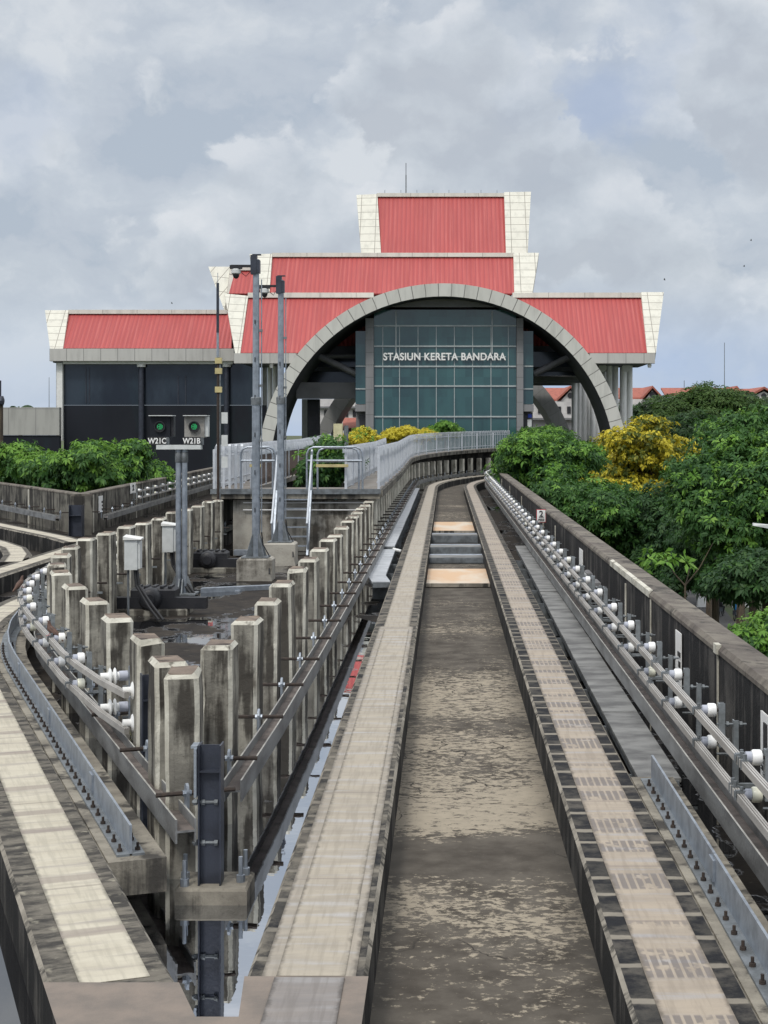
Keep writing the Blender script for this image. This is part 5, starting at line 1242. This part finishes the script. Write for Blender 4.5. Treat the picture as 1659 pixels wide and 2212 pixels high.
p = at(1527, 850, 120); tree('feathery_sapling', 'spiky light green treetop poking above the far roofs', 'tree', p[0], 119, p[2] - .6, .8, 1.0, 160, .55, 41, ['leaf_feather', 'leaf_feather'], nbl=3, droop=-.3, wid=.22)
for lab, px, py, Y, rx_, ry_, nb, sd_, ms in (('dark dense tree filling the gap under the big right edge tree', 1655, 1255, 46, 120, 62, 1300, 81, ['leaf_dark', 'leaf']), ('dark tree behind the yellow tree and the big right edge tree', 1530, 1040, 84, 130, 110, 1600, 82, ['leaf_dark', 'leaf_far']),
    ('low dark bush just behind the parapet below the forked bare branch', 1330, 1195, 64, 110, 60, 1000, 83, ['leaf_dark', 'leaf']), ('dark tree between the right foot of the arch and the yellow tree', 1290, 1010, 92, 70, 60, 700, 84, ['leaf_dark', 'leaf'])):
    ptree('leafy_tree', lab, px, py, Y, rx_, ry_, nb, .42, sd_, ms, young=.2, group=GR)
LB = 'bushy trees behind the far left corner'
for k, (lab, px, py, Y, rx_, ry_, nb, sd_) in enumerate((
    ('bushy green tree cut by the left edge behind the corner parapet', 25, 1015, 56, 75, 55, 620, 51), ('low bushy tree behind the corner parapet below the white downpipe', 115, 1030, 54, 62, 40, 480, 52),
    ('bushy green tree behind the corner column, left of the tallest bush', 185, 1020, 53, 60, 50, 520, 53), ('tallest bushy green tree behind the far parapet left of the signal mast', 245, 1012, 55, 62, 58, 600, 54),
    ('smaller bushy tree at the right end of the group behind the far parapet', 310, 1030, 60, 48, 34, 380, 55))):
    ptree('bushy_tree', lab, px, py, Y, rx_, ry_, nb, .40, sd_, LG, young=.5, group=LB, droop=.7)
ptree('slim_tree', 'slim green tree growing up through the gap between the two walkways', 705, 1010, 47, 45, 70, 420, .34, 61, LG, young=.25)
YP = 'plants in the gap behind the walkway fences'
for lab, px, py, Y, rx_, ry_, ms, nb, sd_ in (('yellow leaved plant left of the glass front above the fence', 790, 944, 72, 30, 20, ['leaf_gold', 'leaf_young_lit'], 170, 71), ('brightest yellow plant before the left of the glass front', 862, 938, 80, 34, 20, ['leaf_gold', 'leaf_gold'], 200, 72),
    ('yellow green plant between the yellow plants and the green one', 915, 942, 86, 30, 14, ['leaf_gold', 'leaf_young_lit'], 150, 73), ('young green plant before the middle of the glass front', 962, 930, 92, 34, 22, ['leaf_young_lit', 'leaf'], 220, 74), ('low yellow plant at the left end of the row, beside the cream cabinet', 762, 952, 68, 22, 14, ['leaf_gold', 'leaf_young_lit'], 110, 76)):
    ptree('young_plant', lab, px, py, Y, rx_, ry_, int(nb * 1.5), .25, sd_, ms, cat='plant', group=YP, nbl=5, trunk=.05, wid=.5)
ptree('leafy_tree', 'small green treetop before the doorway between arch and parapet', 1190, 950, 88, 50, 28, 420, .42, 75, LG, young=.4, trunk=.08)
def palm():
    Y = 210; p = at(40, 884, Y); r = thing('palm_tree', 'far coconut palm showing above the grey tiled wall at left', 'palm', (p[0], Y, GZ)); H = p[2] - GZ
    MB().tube([(p[0], Y, GZ), (p[0] + .3, Y, p[2] - 4), (p[0], Y, p[2])], [.35, .28, .2], 8).part('trunk', 'bark', r); mb = MB()
    for k in range(11):
        a = k * 2.4; el_ = .9 - .12 * k; dx, dy = math.cos(a), math.sin(a) * .6; prev = Vector((p[0], Y, p[2]))
        for j in range(6):
            q = prev + Vector((dx * .42, dy * .42, .42 * math.sin(el_ - j * .38))); w_ = .34 * math.sin(math.pi * (j + 1) / 7); n_ = Vector((-dy, dx, .6)).normalized() * w_
            mb.quad(prev + n_ - Vector((0, 0, .2)), prev, q, q + n_ - Vector((0, 0, .25))); mb.quad(prev, prev - n_ - Vector((0, 0, .2)), q - n_ - Vector((0, 0, .25)), q); prev = q
    mb.part('frond_crown', 'leaf_far', r, fix=False)
palm()
mb = MB(); p = at(1480, 1265, 34); b = Vector((p[0], 34, GZ)); e = Vector(p)
mb.tube([b, e + Vector((0, 0, -.6)), e], [.05, .03, .022], 6)
for dx, h_ in ((-.45, .62), (.62, .95), (.1, .4)): mb.tube([e, e + Vector((dx * .5, 0, h_ * .4)), e + Vector((dx, 0, h_))], [.02, .014, .006], 5)
r = thing('bare_sapling', 'forked bare branch with a few leaves behind the right parapet', 'sapling', (b.x, b.y, b.z)); mb.part('branch', 'bark', r)
o = crown('crown', [(e.x - b.x - .45, 0, e.z - b.z + .5, .16, .16, .12)], 14, .22, 91, ['leaf_young_lit', 'leaf_young_lit'], par=r)

# ------------------------------------------------------------------ houses, street things
def house(label, px0, px1, pyr, pye, Y, gable, group='far red roofed houses', winz=True):
    x0, x1, zr, ze = XX(px0, Y), XX(px1, Y), ZZ(pyr, Y), ZZ(pye, Y); r = thing('house', label, 'house', ((x0 + x1) / 2, Y, GZ), group); xm = x0 + (x1 - x0) * gable
    dpt = 10; mb = MB(); i = 0; xr = x1; xl = x1 - (x1 - xm) * 2                        # gable end facing the viewer at the right, long roof to the left
    MB().box(x0 + .4, x1 - .4, Y + .4, Y + dpt, GZ, ze).part('wall', 'house', r)
    mb = MB(); mb.poly([(xl + .4, Y + .38, ze), (x1 - .4, Y + .38, ze), (xm, Y + .38, zr - .25)]); mb.poly([(xl + .4, Y + .5, ze), (xm, Y + .5, zr - .25), (x1 - .4, Y + .5, ze)]); mb.part('gable', 'house', r)
    mb = MB(); mb.hexa([(xl, Y, ze), (xm, Y, zr), (xm, Y + dpt, zr), (xl, Y + dpt, ze), (xl, Y, ze + .25), (xm, Y, zr + .25), (xm, Y + dpt, zr + .25), (xl, Y + dpt, ze + .25)]); mb.hexa([(xm, Y, zr), (x1, Y, ze), (x1, Y + dpt, ze), (xm, Y + dpt, zr), (xm, Y, zr + .25), (x1, Y, ze + .25), (x1, Y + dpt, ze + .25), (xm, Y + dpt, zr + .25)])
    mb.hexa([(x0, Y + 1.5, ze), (xm, Y + 1.5, ze), (xm, Y + 5, zr - .05), (x0, Y + 5, zr - .05), (x0, Y + 1.5, ze + .2), (xm, Y + 1.5, ze + .2), (xm, Y + 5, zr + .15), (x0, Y + 5, zr + .15)]); mb.part('roof', 'roof_far', r)
    MB().lathe((xm, Y + .36, (zr + ze) / 2 - .1), (0, -1, 0), [(0, .3), (.05, .3)], 10).part('vent', 'dark_open', r)
    if winz:
        for k in range(3):
            x = x0 + (x1 - x0) * (.2 + .28 * k); MB().box(x - .6, x + .6, Y + .33, Y + .39, ze - 2.2, ze - .8).part('window', 'dark_open', r)
house('far house with red roof and cream gable right of the station columns', 1340, 1432, 838, 862, 165, .76); house('far red roof half hidden behind dark trees, second from the station', 1440, 1520, 838, 855, 185, .8)
house('far red roof above the feathery tree, second from the right edge', 1530, 1612, 838, 862, 175, .76); house('far red roof cut by the right edge', 1592, 1700, 840, 866, 170, .55)
house('white house with red roof seen through the arch beside the doorway', 1145, 1262, 838, 866, 158, .75, 'houses seen through the arch')
house('small orange roofed house seen through the left side of the arch', 735, 790, 905, 930, 140, .8, 'houses seen through the arch', False)
bh = thing('white_building', 'white storeyed block with dark windows seen under the right of the arch', 'building', (XX(1195, 150), 150, GZ)); MB().box(XX(1140, 150), XX(1250, 150), 150, 156, GZ, ZZ(868, 150)).part('wall', 'house', bh)
for py in (903, 925): MB().box(XX(1138, 149.6), XX(1252, 149.6), 149.2, 149.98, ZZ(py + 4, 149.6), ZZ(py, 149.6)).part('balcony_slab', 'concrete_grey', bh)
for px in (1162, 1183, 1204, 1225): MB().box(XX(px, 149.9), XX(px + 8, 149.9), 149.9, 149.99, ZZ(893, 149.9), ZZ(878, 149.9)).part('window', 'dark_open', bh)
bh = thing('white_building', 'pale flat roofed block seen through the left side of the arch', 'building', (XX(750, 160), 160, GZ)); MB().box(XX(690, 160), XX(790, 160), 160, 168, GZ, ZZ(862, 160)).part('wall', 'house', bh); MB().box(XX(688, 159.6), XX(792, 159.6), 159.5, 159.98, ZZ(882, 160), ZZ(878, 160)).part('cornice', 'concrete_grey', bh)
for px in (700, 720, 742, 762): MB().box(XX(px, 159.9), XX(px + 10, 159.9), 159.9, 159.99, ZZ(900, 160), ZZ(886, 160)).part('window', 'dark_open', bh)
for lab, px, y0, y1, Y in (('tall hair thin radio mast rising behind the far houses', 1565, 740, 850, 260), ('short thin aerial above the second far house', 1478, 822, 845, 230), ('faint thin mast in the sky left of the station wing', 106, 815, 885, 300)):
    p = at(px, y1, Y); r = thing('radio_mast', lab, 'mast', (p[0], Y, GZ)); MB().tube([(p[0], Y, GZ), (p[0], Y, ZZ(y0, Y))], [.12, .05], 5).part('mast_rod', 'galv_dull', r)
def lamp():
    Y = 46; p = at(1626, 1131, Y); r = thing('street_lamp', 'grey street lamp head reaching in at the right edge before the big tree', 'street lamp', (p[0] + 1.6, Y, GZ))
    MB().tube([(p[0] + 1.6, Y, GZ), (p[0] + 1.6, Y, p[2] - .5), (p[0] + 1.3, Y, p[2] - .2), (p[0] + .4, Y, p[2] - .08)], .05, 8).part('pole', 'galv', r); MB().hexa([(p[0], Y - .1, p[2] - .06), (p[0] + .5, Y - .1, p[2] - .15), (p[0] + .5, Y + .1, p[2] - .15), (p[0], Y + .1, p[2] - .06), (p[0], Y - .06, p[2] + .02), (p[0] + .5, Y - .1, p[2] - .03), (p[0] + .5, Y + .1, p[2] - .03), (p[0], Y + .06, p[2] + .02)]).part('lamp_head', 'box_white', r)
lamp()
for k, (px, py) in enumerate(((1526, 1312), (1601, 1314))):
    p = at(px, py + 12, 118); mb = MB(); mb.hexa([(p[0] - .7, 118, GZ), (p[0] + .7, 118, GZ), (p[0] + .7, 118.5, GZ), (p[0] - .7, 118.5, GZ), (p[0] - .6, 118.15, GZ + .8), (p[0] + .6, 118.15, GZ + .8), (p[0] + .6, 118.35, GZ + .8), (p[0] - .6, 118.35, GZ + .8)])
    tag(mb.part('road_barrier', 'white', None, base=(p[0], 118, GZ)), 'pale low road barrier by the road below, %s of the two' % ('left' if k == 0 else 'right'), 'barrier')
def skin(name, joints, edges, m_, parent):
    me = bpy.data.meshes.new(name); me.from_pydata([j[:3] for j in joints], edges, []); me.materials.append(mat[m_])
    o = bpy.data.objects.new(name, me); COL.objects.link(o); o.parent = parent
    md = o.modifiers.new('skin', 'SKIN'); o.modifiers.new('sub', 'SUBSURF').levels = 1; o.modifiers['sub'].render_levels = 1
    for v, j in zip(me.skin_vertices[0].data, joints): v.radius = (j[3], j[3])
    me.skin_vertices[0].data[0].use_root = True
    return o
def rider(label, mlabel, px, py, Y, shirt, hel, rz_):
    p = at(px, py, Y); x, y = p[0], Y
    mt = thing('motorbike', mlabel, 'motorbike', (x, y, GZ), 'motorbikes on the road below'); mt.rotation_euler = (0, 0, rz_)
    def lp(mb, nm, m_, par, sm=False):
        o = bpy.data.objects.new(nm, mb.mesh(nm, m_)); COL.objects.link(o); o.parent = par
        if sm:
            for q in o.data.polygons: q.use_smooth = True
    for yy in (-.6, .6):
        mb = MB(); mb.tube([(0, yy + .27 * math.cos(t * math.pi / 8), .3 + .27 * math.sin(t * math.pi / 8)) for t in range(17)], .045, 6, cap=False); lp(mb, 'wheel', 'cable', mt)
    mb = MB(); mb.hexa([(-.12, -.75, .45), (.12, -.75, .45), (.12, .35, .4), (-.12, .35, .4), (-.12, -.8, .7), (.12, -.8, .7), (.1, .2, .72), (-.1, .2, .72)]); lp(mb, 'body', 'post_steel', mt)
    mb = MB(); mb.tube([(0, .6, .3), (0, .45, .95)], .04, 6); mb.tube([(-.33, .38, 1.0), (0, .46, .96), (.33, .38, 1.0)], .025, 6); lp(mb, 'handlebar', 'galv', mt)
    mb = MB(); mb.box(-.13, .13, -.75, .1, .7, .78); lp(mb, 'seat', 'cable', mt)
    pr_ = thing('person', label, 'person', (x, y, GZ)); pr_.rotation_euler = (0, 0, rz_)
    J = [(0, -.25, .86, .15), (0, -.22, 1.1, .14), (0, -.16, 1.34, .16), (0, -.13, 1.46, .06), (0, -.1, 1.6, .1), (.19, -.14, 1.38, .07), (.27, .05, 1.16, .05), (.28, .3, 1.05, .035), (.28, .4, 1.03, .03), (-.19, -.14, 1.38, .07), (-.27, .05, 1.16, .05), (-.28, .3, 1.05, .035), (-.28, .4, 1.03, .03), (.13, -.2, .84, .09), (.2, .2, .76, .07), (.19, .05, .38, .05), (.19, .18, .32, .04), (-.13, -.2, .84, .09), (-.2, .2, .76, .07), (-.19, .05, .38, .05), (-.19, .18, .32, .04)]
    E = [(0, 1), (1, 2), (2, 3), (3, 4), (2, 5), (5, 6), (6, 7), (7, 8), (2, 9), (9, 10), (10, 11), (11, 12), (0, 13), (13, 14), (14, 15), (15, 16), (0, 17), (17, 18), (18, 19), (19, 20)]
    skin('body', J, E, shirt, pr_)
    mb = MB(); mb.lathe((0, -.1, 1.52), (0, 0, 1), [(0, .11), (.08, .14), (.16, .13), (.22, .08), (.235, .01)], 12); lp(mb, 'helmet', hel, pr_, True)
rider('person in dark clothes and black helmet riding along the road below', 'dark motorbike ridden by the person in black below the parapet', 1557, 1352, 112, 'cloth_black', 'cable', R(-25))
rider('person in a blue top with pale helmet riding on the road below', 'motorbike under the rider in blue, nearest the bright treetop', 1592, 1372, 110, 'cloth_blue', 'helmet', R(-25))

# birds
def pigeon(label, x, y, z, rz_):
    r = thing('pigeon', label, 'bird', (x, y, z)); r.rotation_euler = (0, R(-22), rz_); r.scale = (.72, .72, .72)
    o = skin('body', [(0, 0, .085, .05), (-.07, 0, .075, .042), (-.13, 0, .055, .022), (-.21, 0, .03, .012), (.05, 0, .11, .042), (.075, 0, .15, .024), (.09, 0, .18, .024), (.112, 0, .178, .008), (.128, 0, .172, .004)], [(0, 1), (1, 2), (2, 3), (0, 4), (4, 5), (5, 6), (6, 7), (7, 8)], 'pigeon', r)
    mb = MB()
    for s_ in (-1, 1): mb.tube([(.01, .02 * s_, .05), (.015, .022 * s_, 0), (.045, .022 * s_, .002)], .005, 5)
    q = bpy.data.objects.new('legs', mb.mesh('leg', 'red_border')); q.name = 'leg'; COL.objects.link(q); q.parent = r
x, y = P2(7.5, 1.44); pigeon('brown pigeon perched on the curving left power rail, nearer of two', x, y, ZU + .024, R(160))
x, y = P2(12.5, 1.44); pigeon('brown pigeon perched where the left power rail bends, farther of two', x, y, ZU + .024, R(60))
for k, (px, py, Y, lab) in enumerate(((1435, 604, 120, 'lowest'), (1607, 575, 140, 'middle'), (1622, 519, 140, 'highest'), (371, 655, 140, 'only'))):
    p = at(px, py, Y); mb = MB(); s_ = .6
    mb.lathe((p[0] - .08, Y, p[2]), (1, 0, -.3), [(0, .004), (.05, .026), (.12, .026), (.19, .004)], 6)
    for q in (-1, 1): mb.quad((p[0] + .01, Y + .015 * q, p[2]), (p[0] + .08, Y + .015 * q, p[2] - .01), (p[0] + .01, Y + .2 * q, p[2] + .09), (p[0] - .04, Y + .2 * q, p[2] + .10))
    tag(mb.part('flying_bird', 'birddark', None, base=p), ('tiny dark bird in the sky right of the station, %s of three' % lab) if k < 3 else 'tiny dark bird in the sky above the left wing roof', 'bird')
